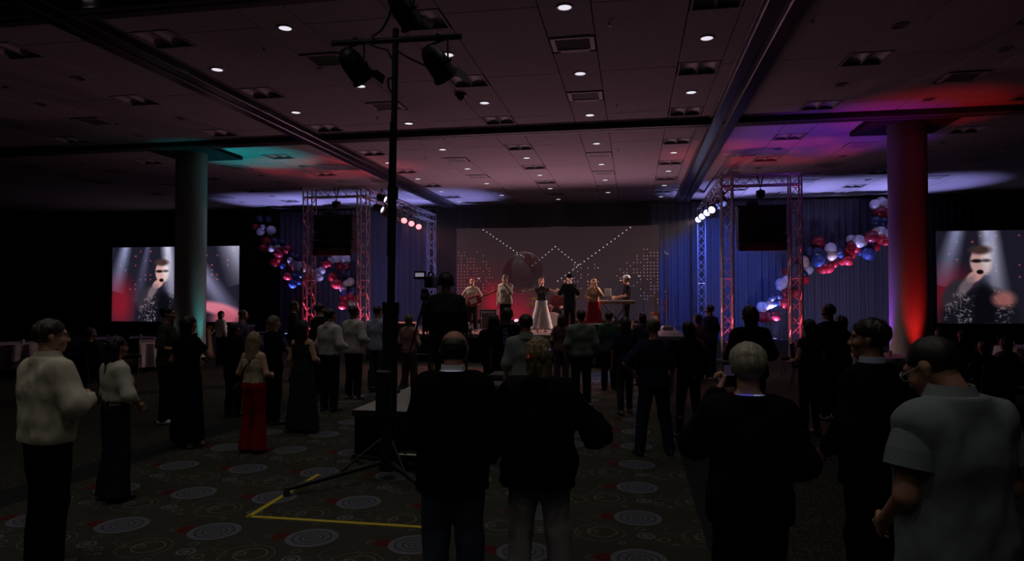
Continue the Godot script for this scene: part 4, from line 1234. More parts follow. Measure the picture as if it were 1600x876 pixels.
func build_tables() -> void:
	table("white cloth on the round table beside the red-lit column", on_level(1400, 556, 0.75) + Vector3(-0.5, -0.75, -0.3), [20, 160, 250], "beside the red-lit column")
	table("white cloth edged by blue light on the table under the singer screen", on_level(1580, 541, 0.75) + Vector3(0.6, -0.75, 0), [60, 180], "under the far singer screen")
	table("cloth on the round table of the seated group", Vector3(6.95, 0, -13.55), [100], "of the seated group")
	table("white cloth on the table nearest the cyan-lit column", on_level(218, 534, 0.75) + Vector3(0, -0.75, 0), [30, 150], "near the cyan-lit column")
	table("cloth on the dim table behind the man in the pale sweater", on_level(30, 535, 0.75) + Vector3(0, -0.75, 0), [10, 200], "behind the pale sweater")
	table("pinkish cloth on the table between sweater and cropped jacket", on_level(118, 531, 0.75) + Vector3(0.5, -0.75, -1.2), [-30, 40], "between sweater and cropped jacket")
	table("small-looking white cloth on the far table before the cascading garland", on_level(398, 508, 0.75) + Vector3(0, -0.75, 0), [40, 110], "before the cascading garland")
	banquet_chair("lone black padded chair standing beyond the truss leg by the aisle", stand(1236, 16.8), 1.2, "lone chair by the aisle")

func vinyl(c: Color) -> StandardMaterial3D:   # thin clear plastic, dyed
	var m := StandardMaterial3D.new()
	m.albedo_color = Color(c.r, c.g, c.b, 0.34)
	m.transparency = BaseMaterial3D.TRANSPARENCY_ALPHA
	m.roughness = 0.3
	return m

func build_ball() -> void:
	var c := on_wall(818, 426, 17.6)
	var t := thing("beach_ball", "big red and white striped beach ball floating above the crowd", "ball", c)
	t.rotation = Vector3(0.5, 0.2, 0.35)
	var R := 0.56
	var cols := [rgb(150, 28, 42), rgb(196, 186, 190), rgb(150, 28, 42), rgb(120, 104, 112), rgb(150, 28, 42), rgb(196, 186, 190)]
	for g in 6:
		var m := MB.new()
		for i in 12:
			for j in 5:
				var q: Array[Vector3] = []
				for e in [[i, j], [i + 1, j], [i + 1, j + 1], [i, j + 1]]:
					var th: float = 0.06 + (PI - 0.12) * e[0] / 12
					var ph: float = TAU * (g + e[1] / 5.0) / 6.0
					q.append(Vector3(sin(th) * cos(ph), cos(th), sin(th) * sin(ph)))
				m.tri(q[0] * R, q[1] * R, q[2] * R, q[0], q[1], q[2])
				m.tri(q[0] * R, q[2] * R, q[3] * R, q[0], q[2], q[3])
		part("panel", m.mesh(), vinyl(cols[g]), t)
	for s in [-1.0, 1.0]: part("end_cap", MB.new().ball(Vector3(0, s * R * 0.985, 0), Vector3(0.06, 0.02, 0.06), 6, 14).mesh(), mat(rgb(210, 204, 206), 0.4), t)

# ---------------------------------------------------------------- people
func make_templates() -> void:
	var hp := [
		pr(Vector3(0, 0.03, 0.012), Vector3(0, 0.03, 0.012), 0.085, 0.085, 0.9, 1.1),
		pr(Vector3(0, -0.02, -0.025), Vector3(0, -0.06, -0.035), 0.064, 0.05, 0.95, 1.0),
		pr(Vector3(-0.012, -0.09, -0.06), Vector3(0.012, -0.09, -0.06), 0.024, 0.024),
		pr(Vector3(0, 0.012, -0.086), Vector3(0, -0.028, -0.106), 0.008, 0.013),
		pr(Vector3(-0.012, -0.032, -0.096), Vector3(0.012, -0.032, -0.096), 0.009, 0.009),
		pr(Vector3(-0.045, 0.028, -0.072), Vector3(0.045, 0.028, -0.072), 0.014, 0.014),
		pr(Vector3(-0.042, -0.025, -0.06), Vector3(-0.042, -0.025, -0.06), 0.026, 0.026),
		pr(Vector3(0.042, -0.025, -0.06), Vector3(0.042, -0.025, -0.06), 0.026, 0.026),
		pr(Vector3(-0.016, -0.062, -0.085), Vector3(0.016, -0.062, -0.085), 0.01, 0.01),
		pr(Vector3(-0.079, 0.0, 0.012), Vector3(-0.077, -0.022, 0.008), 0.02, 0.013, 0.5, 0.8),
		pr(Vector3(0.079, 0.0, 0.012), Vector3(0.077, -0.022, 0.008), 0.02, 0.013, 0.5, 0.8),
		pr(Vector3(0, -0.06, 0.015), Vector3(0, -0.14, 0.022), 0.056, 0.056),
	]
	head_fine = net(hp, 0.006, 0.018)
	head_far = net(hp, 0.011, 0.018)
	for side in [-1, 1]:
		for grip in [false, true]:
			var s := float(side)
			var h := []
			h.append(pr(Vector3(0, 0.02, 0), Vector3(0, -0.03, 0), 0.027, 0.024, 0.8, 1.0))
			for z in [-0.027, -0.008, 0.011, 0.026]:
				h.append(pr(Vector3(0, -0.02, z * 0.7), Vector3(-0.004 * s, -0.088, z), 0.016, 0.0125))
			var zs := [-0.031, -0.01, 0.011, 0.031]
			var ls := [0.072, 0.08, 0.075, 0.058]
			for i in 4:
				var p := Vector3(-0.004 * s, -0.09, zs[i])
				var ang := 0.12
				var bend: Array = [0.5, 0.75, 0.6] if not grip else [1.0, 1.25, 1.0]
				for g in 3:
					ang += bend[g] * (0.55 if not grip else 1.0)
					var q: Vector3 = p + Vector3(-sin(ang) * s, -cos(ang), 0) * ls[i] * [0.45, 0.31, 0.24][g]
					h.append(pr(p, q, 0.0092 - g * 0.0007, 0.0086 - g * 0.0008))
					p = q
			var t0 := Vector3(-0.002 * s, -0.025, -0.022)
			var t1 := t0 + Vector3(-0.018 * s, -0.028, -0.026)
			var t2 := t1 + (Vector3(-0.014 * s, -0.026, -0.006) if not grip else Vector3(-0.022 * s, -0.016, 0.012))
			var t3 := t2 + (Vector3(-0.008 * s, -0.022, 0.002) if not grip else Vector3(-0.012 * s, -0.012, 0.016))
			h.append(pr(t0, t1, 0.016, 0.0125))
			h.append(pr(t1, t2, 0.0115, 0.0105))
			h.append(pr(t2, t3, 0.0105, 0.009))
			(hand_grip if grip else hand_open)[side] = net(h, 0.0055, 0.006)

func arm_pose(p: String, s: float) -> Array:   # elbow, wrist for a 1.75 m figure; s is the side
	match p:
		"fold": return [Vector3(0.27 * s, 1.17, -0.03), Vector3(0.09 * s, 1.17, -0.23)]
		"cross": return [Vector3(0.28 * s, 1.16, -0.04), Vector3(-0.06 * s, 1.19, -0.24)]
		"front": return [Vector3(0.25 * s, 1.15, 0.03), Vector3(0.15 * s, 1.10, -0.22)]
		"close": return [Vector3(0.22 * s, 1.14, 0.02), Vector3(0.13 * s, 0.97, -0.2)]
		"clasp": return [Vector3(0.26 * s, 1.13, -0.02), Vector3(0.06 * s, 0.98, -0.22)]
		"phone": return [Vector3(0.27 * s, 1.2, -0.13), Vector3(0.13 * s, 1.47, -0.24)]
		"mouth": return [Vector3(0.25 * s, 1.2, -0.16), Vector3(0.06 * s, 1.47, -0.19)]
		"hip": return [Vector3(0.38 * s, 1.19, 0.07), Vector3(0.21 * s, 1.0, -0.04)]
		"pocket": return [Vector3(0.29 * s, 1.13, 0.06), Vector3(0.22 * s, 0.9, -0.04)]
		"out": return [Vector3(0.36 * s, 1.13, -0.05), Vector3(0.3 * s, 1.2, -0.31)]
		"wide": return [Vector3(0.43 * s, 1.3, -0.08), Vector3(0.68 * s, 1.3, -0.16)]
		"keys": return [Vector3(0.24 * s, 1.14, -0.05), Vector3(0.17 * s, 1.08, -0.32)]
		"neck": return [Vector3(0.33 * s, 1.17, 0.0), Vector3(0.42 * s, 1.13, -0.25)]
		"strum": return [Vector3(0.3 * s, 1.15, 0.04), Vector3(0.1 * s, 1.04, -0.2)]
		"lap": return [Vector3(0.26 * s, 1.16, -0.03), Vector3(0.13 * s, 1.02, -0.28)]
		"camera": return [Vector3(0.27 * s, 1.17, -0.16), Vector3(0.16 * s, 1.28, -0.38)]
		"swing": return [Vector3(0.26 * s, 1.15, -0.1), Vector3(0.25 * s, 0.93, -0.22)]
	return [Vector3(0.225 * s, 1.14, 0.03), Vector3(0.24 * s, 0.89, -0.04)]

var hair_tex: ImageTexture
func hair_mat(c: Color) -> StandardMaterial3D:   # fine strands along the hair
	var key := "hair" + c.to_html()
	if not mats.has(key):
		if hair_tex == null:
			var im := Image.create(128, 64, false, Image.FORMAT_RGB8)
			var r2 := RandomNumberGenerator.new()
			r2.seed = 8
			for x in 128:
				var g := r2.randf_range(0.66, 1.0)
				for y in 64:
					var k := clampf(g + r2.randf_range(-0.12, 0.12), 0.0, 1.0)
					im.set_pixel(x, y, Color(k, k, k))
			hair_tex = ImageTexture.create_from_image(im)
		var m := StandardMaterial3D.new()
		m.albedo_color = c
		m.albedo_texture = hair_tex
		m.roughness = 0.5
		m.uv1_triplanar = true
		m.uv1_scale = Vector3(5.0, 2.5, 5.0)
		mats[key] = m
	return mats[key]

func person(p: Dictionary) -> Node3D:
	var hgt: float = p.h
	var sc := hgt / 1.75
	var fem: bool = p.get("f", false)
	var w: float = p.get("w", 0.93 if fem else 1.0)
	var far: float = p.get("d", 12.0)
	var cell: float = p.get("cell", 0.014 if far < 5.5 else (0.019 if far < 11.0 else 0.025))
	cell /= sc
	var base: Vector3 = p.at if p.has("at") else stand(p.u, far, p.get("y", 0.0))
	var look := atan2(base.x + 3.2, 22.0 + base.z)   # turned to the middle of the stage
	var turn: float = p.turn * PI / 180.0 if p.has("turn") else clampf(look, -0.9, 0.9) + p.get("face", 0.0) * PI / 180.0
	var t := thing("person", p.label, "person", base, turn, p.get("group", ""))
	var sit: bool = p.get("sit", false)
	var seat: float = p.get("seat", 0.47) / sc
	var dy := (seat + 0.1 - 0.93) if sit else 0.0
	var up := Vector3(0, dy, 0)
	var lean: float = p.get("lean", 0.0)
	var sh := (0.15 if fem else 0.172) * w
	# joints
	var st: float = p.get("stance", 0.11)
	var hip := [Vector3(-0.09 * w, 0.93, 0) + up, Vector3(0.09 * w, 0.93, 0) + up]
	var knee := [Vector3(-0.5 * (0.09 + st), 0.5, -0.015), Vector3(0.5 * (0.09 + st), 0.5, -0.015)]
	var ank := [Vector3(-st, 0.085, 0.02), Vector3(st, 0.085, 0.02)]
	var stride: float = p.get("stride", 0.0)
	ank[0].z += stride; knee[0].z += stride * 0.35
	ank[1].z -= stride; knee[1].z -= stride * 0.55
	if sit:
		for i in 2:
			var s := -1.0 if i == 0 else 1.0
			knee[i] = Vector3(0.13 * s, seat + 0.07, -0.42)
			ank[i] = Vector3(0.13 * s, 0.085 + p.get("footrest", 0.0) / sc, -0.38)
	var tiltb := Basis(Vector3.RIGHT, -lean)
	var piv := Vector3(0, 0.95, 0)
	var lift := func(q: Vector3) -> Vector3: return tiltb * (q - piv) + piv + up
	var elb := []
	var wri := []
	var arms: Array = p.get("arms", ["down", "down"])
	for i in 2:
		var s := -1.0 if i == 0 else 1.0
		var e: Array = arm_pose(arms[i], s)
		var wx := Vector3(1.0 if fem else 1.04, 1, 1) * Vector3(w ** 0.6, 1, 1)
		elb.append(lift.call(e[0] * wx))
		wri.append(lift.call(e[1] * wx))
	var L := func(x: float, y: float, z: float) -> Vector3: return lift.call(Vector3(x, y, z))
	# body
	var bow: float = p.get("bow", 0.0)
	var bd := []
	var fat: float = p.get("fat", 0.0)
	var torso := func(g: float, out: Array) -> void:
		var wa := (0.083 if fem else 0.098) + g + fat
		var ch := (0.093 if fem else 0.106) + g + fat * 0.5
		var hp := 0.112 + g + fat * 0.4
		for s in [-1.0, 1.0]:
			var p0: Vector3 = L.call(0.068 * w * s, 0.95, 0.005)
			var p1: Vector3 = L.call(0.052 * w * s, 1.1, -0.008)
			var p2: Vector3 = L.call(0.072 * w * s, 1.27, 0.0)
			var p3: Vector3 = L.call(sh * 0.62 * s, 1.37, 0.012)
			out.append(pr(p0, p1, hp, wa, 1.0, 0.9))
			out.append(pr(p1, p2, wa, ch, 1.0, 0.9))
			out.append(pr(p2, p3, ch, 0.078 + g, 1.0, 0.9))
			out.append(pr(p3, L.call(sh * 0.9 * s, 1.392, 0.012), 0.07 + g * 0.9, 0.052 + g * 0.8))
			out.append(pr(L.call(sh * 0.75 * s, 1.4, 0.014), L.call(0.025 * s, 1.475, 0.012), 0.048 + g * 0.8, 0.048 + g * 0.6))
		out.append(pr(L.call(0, 1.27, 0.012), L.call(0, 1.44, 0.012), ch * 0.86, 0.06 + g))
		if fem:
			for s in [-1.0, 1.0]:
				out.append(pr(L.call(0.07 * s * w, 1.265, -0.07), L.call(0.07 * s * w, 1.255, -0.085), 0.056 + g, 0.05 + g))
	torso.call(0.0, bd)
	bd.append(pr(L.call(0, 1.42, 0.012), L.call(0, 1.55 - bow * 0.5, -bow * 0.8), 0.058, 0.054))
	for i in 2:
		var s := -1.0 if i == 0 else 1.0
		var shd: Vector3 = L.call(sh * s, 1.395, 0.01)
		bd.append(pr(shd, elb[i], 0.052, 0.039))
		bd.append(pr(elb[i], wri[i], 0.039, 0.027))
		var slim := 0.9 if p.has("bot") else 1.0
		bd.append(pr(hip[i], knee[i], 0.083 * slim, 0.052 * slim))
		bd.append(pr(knee[i], knee[i].lerp(ank[i], 0.4) + Vector3(0, 0, 0.01), 0.05 * slim, 0.048 * slim))
		bd.append(pr(knee[i].lerp(ank[i], 0.4) + Vector3(0, 0, 0.01), ank[i], 0.048 * slim, 0.035))
		bd.append(pr(ank[i] + Vector3(0, -0.04, 0.03), ank[i] + Vector3(0.02 * s, -0.05, -0.15), 0.034, 0.03))
	var S := Transform3D(Basis.IDENTITY.scaled(Vector3.ONE * sc), Vector3.ZERO)
	var headb := Basis.from_euler(Vector3(p.get("nod", 0.0), p.get("hturn", 0.0) * PI / 180.0, p.get("roll", 0.0)))
	var headc: Vector3 = L.call(0, 1.635 - bow * 0.6, -0.012 - bow)
	var hx := Transform3D(headb.scaled(Vector3.ONE * (0.97 if fem else 1.02)), headc)
	var pieces := [[net(bd, maxf(cell, 0.018), 0.03), S], [head_fine if far < 7.0 else head_far, S * hx]]
	var grips: Array = p.get("grip", [false, false])
	for i in 2:
		var s := -1 if i == 0 else 1
		var d: Vector3 = (wri[i] - elb[i]).normalized()
		if p.has("hand"): d = d.lerp(p.hand, 0.6).normalized()
		# hand axes: -y along the forearm, palm inwards
		var inward := Vector3(-s, 0, 0)
		var zz := inward.cross(-d) * -float(s)
		if zz.length() < 0.2: zz = Vector3(0, 0, 1)
		zz = zz.normalized()
		if zz.z < -0.2 or (absf(zz.z) <= 0.2 and zz.y > 0.0): zz = -zz
		var xx := (-d).cross(zz).normalized()
		var hb := Basis(xx, -d, zz)
		pieces.append([(hand_grip if grips[i] else hand_open)[s], S * Transform3D(hb.scaled(Vector3.ONE * (0.92 if fem else 1.0)), wri[i])])
	var cols := PackedColorArray()
	for e in range(pieces.size()):
		var vs: PackedVector3Array = pieces[e][0][0]
		for q in vs:
			var c := Color(1, 1, 1)
			if e == 1:
				if minf(q.distance_to(Vector3(0.032, 0.008, -0.083)), q.distance_to(Vector3(-0.032, 0.008, -0.083))) < 0.013: c = Color(0.18, 0.15, 0.14)
				elif absf(q.y + 0.062) < 0.009 and absf(q.x) < 0.024 and q.z < -0.08: c = Color(0.75, 0.42, 0.42)
				elif absf(q.y - 0.032) < 0.006 and absf(q.x) > 0.012 and absf(q.x) < 0.05 and q.z < -0.06: c = Color(0.35, 0.28, 0.24)
			cols.append(c)
	var skin: Color = p.get("skin", rgb(196, 150, 124))
	var key := "skin" + skin.to_html()
	if not mats.has(key):
		var m := StandardMaterial3D.new()
		m.albedo_color = skin
		m.roughness = 0.55
		m.vertex_color_use_as_albedo = true
		mats[key] = m
	part("body", net_mesh(pieces, cols), mats[key], t)
	# clothes
	var fold := 0.012 if far < 5.5 else 0.009
	if p.has("top"):
		var tp: Dictionary = p.top
		var ease: float = tp.get("ease", 0.02)
		var tops := []
		var sleeves := []
		torso.call(ease, tops)
		var sl: float = tp.get("sl", 1.0)
		for i in 2:
			var s := -1.0 if i == 0 else 1.0
			var shd: Vector3 = L.call(sh * s, 1.395, 0.01)
			if sl > 0.0:
				var up_end: Vector3 = shd.lerp(elb[i], minf(sl * 2.0, 1.0))
				if sl <= 0.5 and sl > 0.15:   # short sleeves hang open round the arm
					var ad: Vector3 = (elb[i] - shd).normalized()
					var ln: float = shd.distance_to(up_end)
					var ax := ad.cross(Vector3.FORWARD).normalized()
					var r0 := 0.05 + ease * 0.8
					var r1: float = 0.05 + ease * tp.get("cuff", 1.0)
					sleeves.append(MB.new().lathe([Vector2(r0 * 0.6, -0.01), Vector2(r0, 0.03), Vector2((r0 + r1) / 2 + 0.004, ln * 0.6), Vector2(r1, ln), Vector2(r1 - 0.005, ln), Vector2(r0 - 0.008, ln * 0.4)], 22, S * Transform3D(Basis(ax, ad, ax.cross(ad)), shd)).mesh())
					tops.append(pr(shd, shd.lerp(elb[i], 0.12), 0.05 + ease * 0.7, 0.044 + ease * 0.6))
					continue
				tops.append(pr(shd, up_end, 0.054 + ease * 0.7, 0.046 + ease * tp.get("cuff", 1.0)))
				if sl > 0.5:
					tops.append(pr(elb[i], elb[i].lerp(wri[i], (sl - 0.5) * 2.0 - 0.04), 0.042 + ease, 0.033 + ease * 0.75))
		var hem: float = tp.get("hem", 0.88)
		if hem < 0.9 and not sit:
			tops.append(pr(L.call(-0.06 * w, 0.96, 0.0), L.call(-0.06 * w, hem, 0.0), 0.118 + ease + fat * 0.4, 0.125 + ease * 1.2 + fat * 0.4, 1.0, 0.85))
			tops.append(pr(L.call(0.06 * w, 0.96, 0.0), L.call(0.06 * w, hem, 0.0), 0.118 + ease + fat * 0.4, 0.125 + ease * 1.2 + fat * 0.4, 1.0, 0.85))
		var tmesh := net_mesh([[net(tops, cell, 0.05, hem + dy, tp.get("neck", 1.5) + dy, fold * tp.get("fold", 1.0), tp.get("nf", 6.5), 0.55, tp.get("tilt", 0.0)), S]])
		part(tp.get("name", "shirt"), tmesh, p.get("topmat", cloth(tp.c, tp.get("rough", 0.95))), t)
		for sm in sleeves: part("sleeve", sm, cloth(tp.c, tp.get("rough", 0.95)), t)
		if tp.has("collar"):
			var cx := S * Transform3D(tiltb, L.call(0, 1.478, 0.008 - bow * 0.25))
			var co := MB.new().lathe([Vector2(0.108, -0.025), Vector2(0.1, 0.0), Vector2(0.076, 0.06), Vector2(0.069, 0.058), Vector2(0.074, 0.0)], 24, cx)
			part("collar", co.mesh(), cloth(tp.collar), t)
		if tp.has("inner"):
			var ci := S * Transform3D(tiltb, L.call(0, 1.47, 0.006))
			part("shirt_collar", MB.new().lathe([Vector2(0.078, -0.01), Vector2(0.069, 0.066), Vector2(0.064, 0.066), Vector2(0.07, 0.0)], 24, ci).mesh(), cloth(tp.inner), t)
	if p.has("bot"):
		var bo: Dictionary = p.bot
		var bs := []
		var ez: float = bo.get("ease", 0.018)
		var kind: String = bo.get("k", "pants")
		bs.append(pr(Vector3(-0.07 * w, 0.97, 0) + up, Vector3(0.07 * w, 0.97, 0) + up, 0.117 + ez * 0.6 + fat * 0.4, 0.117 + ez * 0.6 + fat * 0.4, 1.0, 0.86))
		var ylo: float = bo.get("hem", 0.05)
		if kind == "skirt":
			bs.append(pr(Vector3(-0.05, 0.9, 0), Vector3(-bo.get("flare", 0.08), ylo, 0), 0.14, 0.17, 1.0, 0.9))
			bs.append(pr(Vector3(0.05, 0.9, 0), Vector3(bo.get("flare", 0.08), ylo, 0), 0.14, 0.17, 1.0, 0.9))
		else:
			var rk: float = {"pants": 0.066, "wide": 0.085, "flare": 0.068, "slim": 0.06}.get(kind, 0.066)
			var ra: float = {"pants": 0.058, "wide": 0.115, "flare": 0.105, "slim": 0.042}.get(kind, 0.058)
			for i in 2:
				bs.append(pr(hip[i], knee[i], 0.088 + ez, rk + ez * 0.7))
				bs.append(pr(knee[i], ank[i] + Vector3(0, -0.03, 0), rk + ez * 0.7, ra + ez * 0.6))
		var ytop: float = bo.get("top", 1.03)
		part(bo.get("name", "skirt" if kind == "skirt" else "trousers"), net_mesh([[net(bs, cell, 0.03, -1e9 if sit else ylo, ytop + dy, 0.006 if kind == "slim" else fold, 6.0, 0.5), S]]), p.get("botmat", cloth(bo.c, bo.get("rough", 0.95))), t)
		if bo.has("belt"):
			part("belt", MB.new().lathe([Vector2(0.19 * w, 0), Vector2(0.198 * w, 0.01), Vector2(0.198 * w, 0.04), Vector2(0.19 * w, 0.05)], 24, S * Transform3D(Basis.IDENTITY.scaled(Vector3(1, 1, 0.7)), Vector3(0, 1.0, 0))).mesh(), mat(bo.belt, 0.5), t)
	if p.has("shoe"):
		for i in 2:
			var s := -1.0 if i == 0 else 1.0
			var a: Vector3 = ank[i]
			var sh2 := [
				pr(a + Vector3(0, -0.02, 0.02), a + Vector3(0, -0.045, 0.035), 0.046, 0.042),
				pr(a + Vector3(0, -0.045, 0.035), a + Vector3(0.022 * s, -0.05, -0.15), 0.04, 0.034, 1.05, 1.0),
			]
			part("shoe", net_mesh([[net(sh2, maxf(cell * 0.7, 0.011), 0.02, a.y - 0.084, a.y + 0.03), S]]), mat(p.shoe, 0.6), t)
	# hair, in the head's own frame
	var hk: String = p.get("hair", "short")
	var hc: Color = p.get("hairc", rgb(40, 30, 26))
	var HX := S * hx
	var hcell := 0.0075 if far < 7.0 else 0.013
	var hs := []
	var cap := pr(Vector3(0, 0.034, 0.016), Vector3(0, 0.034, 0.016), 0.092, 0.092, 0.93, 1.12)
	var lo := -0.065
	var amp := 0.006
	match hk:
		"short": hs = [cap]; amp = 0.009
		"crop": hs = [pr(Vector3(0, 0.032, 0.014), Vector3(0, 0.032, 0.014), 0.088, 0.088, 0.92, 1.11)]; amp = 0.002
		"full": hs = [pr(Vector3(0, 0.038, 0.018), Vector3(0, 0.03, 0.022), 0.097, 0.094, 0.97, 1.1)]; amp = 0.006; lo = -0.09
		"ring": hs = [pr(Vector3(0, 0.01, 0.02), Vector3(0, 0.0, 0.02), 0.088, 0.084, 0.93, 1.1)]; amp = 0.003
		"bob": hs = [cap, pr(Vector3(-0.042, 0.0, 0.04), Vector3(-0.05, -0.11, 0.045), 0.058, 0.036, 0.9, 1.2), pr(Vector3(0.042, 0.0, 0.04), Vector3(0.05, -0.12, 0.045), 0.058, 0.036, 0.9, 1.2), pr(Vector3(0, 0.0, 0.06), Vector3(0.01, -0.13, 0.075), 0.058, 0.034)]; lo = -0.19; amp = 0.018
		"long": hs = [cap, pr(Vector3(-0.045, 0.0, 0.045), Vector3(-0.065, -0.27, 0.07), 0.06, 0.045, 1.0, 0.9), pr(Vector3(0.045, 0.0, 0.045), Vector3(0.065, -0.27, 0.07), 0.06, 0.045, 1.0, 0.9), pr(Vector3(0, 0.0, 0.07), Vector3(0, -0.34, 0.095), 0.06, 0.042, 1.2, 0.9)]; lo = -0.4; amp = 0.016
		"pony": hs = [cap, pr(Vector3(0, 0.05, 0.1), Vector3(0, 0.02, 0.15), 0.025, 0.035), pr(Vector3(0, 0.02, 0.15), Vector3(0, -0.16, 0.13), 0.035, 0.018)]; lo = -0.3; amp = 0.008
		"bun": hs = [cap, pr(Vector3(0, 0.07, 0.11), Vector3(0, 0.08, 0.12), 0.04, 0.04)]; lo = -0.08; amp = 0.01
	if hk != "bald" and hs.size() > 0:
		var cutter := net(hs, hcell, 0.02, -1e9, 0.06 if hk == "ring" else 1e9, amp, 26.0, 0.3, 0.0, lo)
		var hm := net_mesh([[cutter, HX]])
		var hmat := hair_mat(hc)
		part("hair", hm, hmat, t)
	if p.has("hat"):
		var hb2 := MB.new().lathe([Vector2(0.1, 0.0), Vector2(0.101, 0.04), Vector2(0.085, 0.085), Vector2(0.04, 0.105), Vector2(0, 0.108)], 20, HX * Transform3D(Basis.IDENTITY.scaled(Vector3(0.95, 1, 1.12)), Vector3(0, 0.035, 0.012)))
		hb2.box(HX * Vector3(0, 0.045, -0.13), Vector3(0.13, 0.012, 0.11) * sc, 0.004, headb)
		part("cap", hb2.mesh(), cloth(p.hat), t)
	if p.has("glasses"):
		var gm := MB.new()
		for s in [-1.0, 1.0]:
			var ring := []
			for k in 13: ring.append(HX * Vector3(0.033 * s + cos(TAU * k / 12) * 0.024, 0.008 + sin(TAU * k / 12) * 0.018, -0.103))
			gm.path(ring, 0.0025, 5)
			gm.tube(HX * Vector3(0.057 * s, 0.012, -0.1), HX * Vector3(0.083 * s, 0.012, 0.01), 0.0028, 0.0028, 6)
		gm.tube(HX * Vector3(-0.01, 0.012, -0.104), HX * Vector3(0.01, 0.012, -0.104), 0.0025, 0.0025, 6)
		part("glasses", gm.mesh(), mat(p.glasses, 0.3), t)
	if p.has("hp"):
		var arc := []
		for k in 15:
			var a := PI * k / 14
			arc.append(HX * Vector3(cos(a) * 0.097, 0.02 + sin(a) * 0.118, 0.015))
		part("headphone_band", MB.new().path(arc, 0.009, 6).mesh(), mat(rgb(24, 24, 26), 0.4), t)
		for s in [-1.0, 1.0]: part("headphone_cup", MB.new().tube(HX * Vector3(0.075 * s, -0.005, 0.012), HX * Vector3(0.112 * s, -0.005, 0.012), 0.042, 0.036, 14).mesh(), mat(rgb(24, 24, 26), 0.4), t)
	if p.has("sparks"):
		for e in [[Vector3(-0.045, 0.03, 0.105), Vector3(-0.07, -0.01, 0.09), rgb(255, 60, 60)], [Vector3(0.03, 0.01, 0.112), Vector3(0.085, 0.045, 0.08), rgb(120, 130, 255)]]:
			part("headband_light", MB.new().tube(HX * e[0], HX * e[1], 0.005, 0.005, 6).mesh(), lamp(e[2], 0.22), t)
	if p.has("jersey"):
		for k in 4:
			var yy := 1.4 - k * 0.07
			var z := 0.135
			var m := MB.new()
			for q in [Vector3(0, 0.022, 0), Vector3(0, -0.022, 0)]: m.box(S * (L.call(-0.02, yy, z) + q), Vector3(0.07, 0.011, 0.02) * sc, 0.002)
			m.box(S * L.call(-0.05 if k % 2 == 0 else 0.01, yy, z), Vector3(0.011, 0.05, 0.02) * sc, 0.002)
			part("letter_print", m.mesh(), mat(rgb(140, 150, 220), 0.6), t)
	if p.has("bag"):
		var st2 := []
		for q in [Vector3(0.1, 1.45, -0.02), Vector3(0.075, 1.43, 0.075), Vector3(-0.02, 1.28, 0.14), Vector3(-0.12, 1.13, 0.115), Vector3(-0.2, 1.0, 0.05)]: st2.append(S * q)
		part("bag_strap", MB.new().path(st2, 0.009, 6).mesh(), mat(rgb(40, 34, 32), 0.6), t)
		part("shoulder_bag", net_mesh([[net([pr(Vector3(-0.23, 0.93, -0.05), Vector3(-0.23, 0.93, 0.08), 0.085, 0.085, 0.45, 1.0)], 0.016, 0.02, -1e9, 1e9, 0.006, 7.0), S]]), cloth(p.bag), t)
	if p.has("necklace"):
		var cs: Array = p.necklace
		var nn := 30
		for c in cs.size():
			var pts := []
			for k in range(nn * c / cs.size(), nn * (c + 1) / cs.size() + 1):
				var a: float = TAU * k / nn + 0.35
				pts.append(S * (L.call(cos(a) * 0.088, 1.49 + sin(a) * 0.012, 0.008 + sin(a) * 0.078) as Vector3))
			part("necklace_light", MB.new().path(pts, 0.0045, 6).mesh(), lamp(cs[c], p.get("glow", 0.5)), t)
	wrists[t] = [S * (wri[0] as Vector3), S * (wri[1] as Vector3)]
	return t

# ---------------------------------------------------------------- the lamps that light the place
func on_side(u: float, v: float, x: float) -> Vector3:   # where the ray meets the upright plane x
	var r := ray(u, v)
	return Vector3(0, EYE, 0) + r * (x / r.x)

func floor_lamp(label: String, at: Vector3, to: Vector3, c: Color, energy: float, angle: float, group := "") -> void:
	var d := (to - at).normalized()
	var t := thing("floor_uplight", label, "uplight", at, 0, group)
	var bs := Basis.looking_at(d, Vector3.UP if absf(d.y) < 0.95 else Vector3.FORWARD) * Basis(Vector3.RIGHT, -PI / 2)
	part("case", MB.new().lathe([Vector2(0, -0.12), Vector2(0.09, -0.12), Vector2(0.1, -0.1), Vector2(0.1, 0.02), Vector2(0.092, 0.02), Vector2(0.09, 0.0)], 20).mesh(), mat(rgb(20, 20, 22), 0.5), t, Vector3(0, 0.16, 0), bs)
	part("lens_lamp", MB.new().lathe([Vector2(0.09, 0.004), Vector2(0, 0.006)], 20).mesh(), lamp(c, 1.2), t, Vector3(0, 0.16, 0), bs)
	part("bracket", MB.new().path([Vector3(-0.12, 0.16, 0), Vector3(-0.12, 0.015, 0), Vector3(0.12, 0.015, 0), Vector3(0.12, 0.16, 0)], 0.012, 6).mesh(), mat(rgb(30, 30, 32), 0.5), t)
	spot(at + Vector3(0, 0.16, 0) + d * 0.04, to, c, energy, angle, 0.07, 0.8)

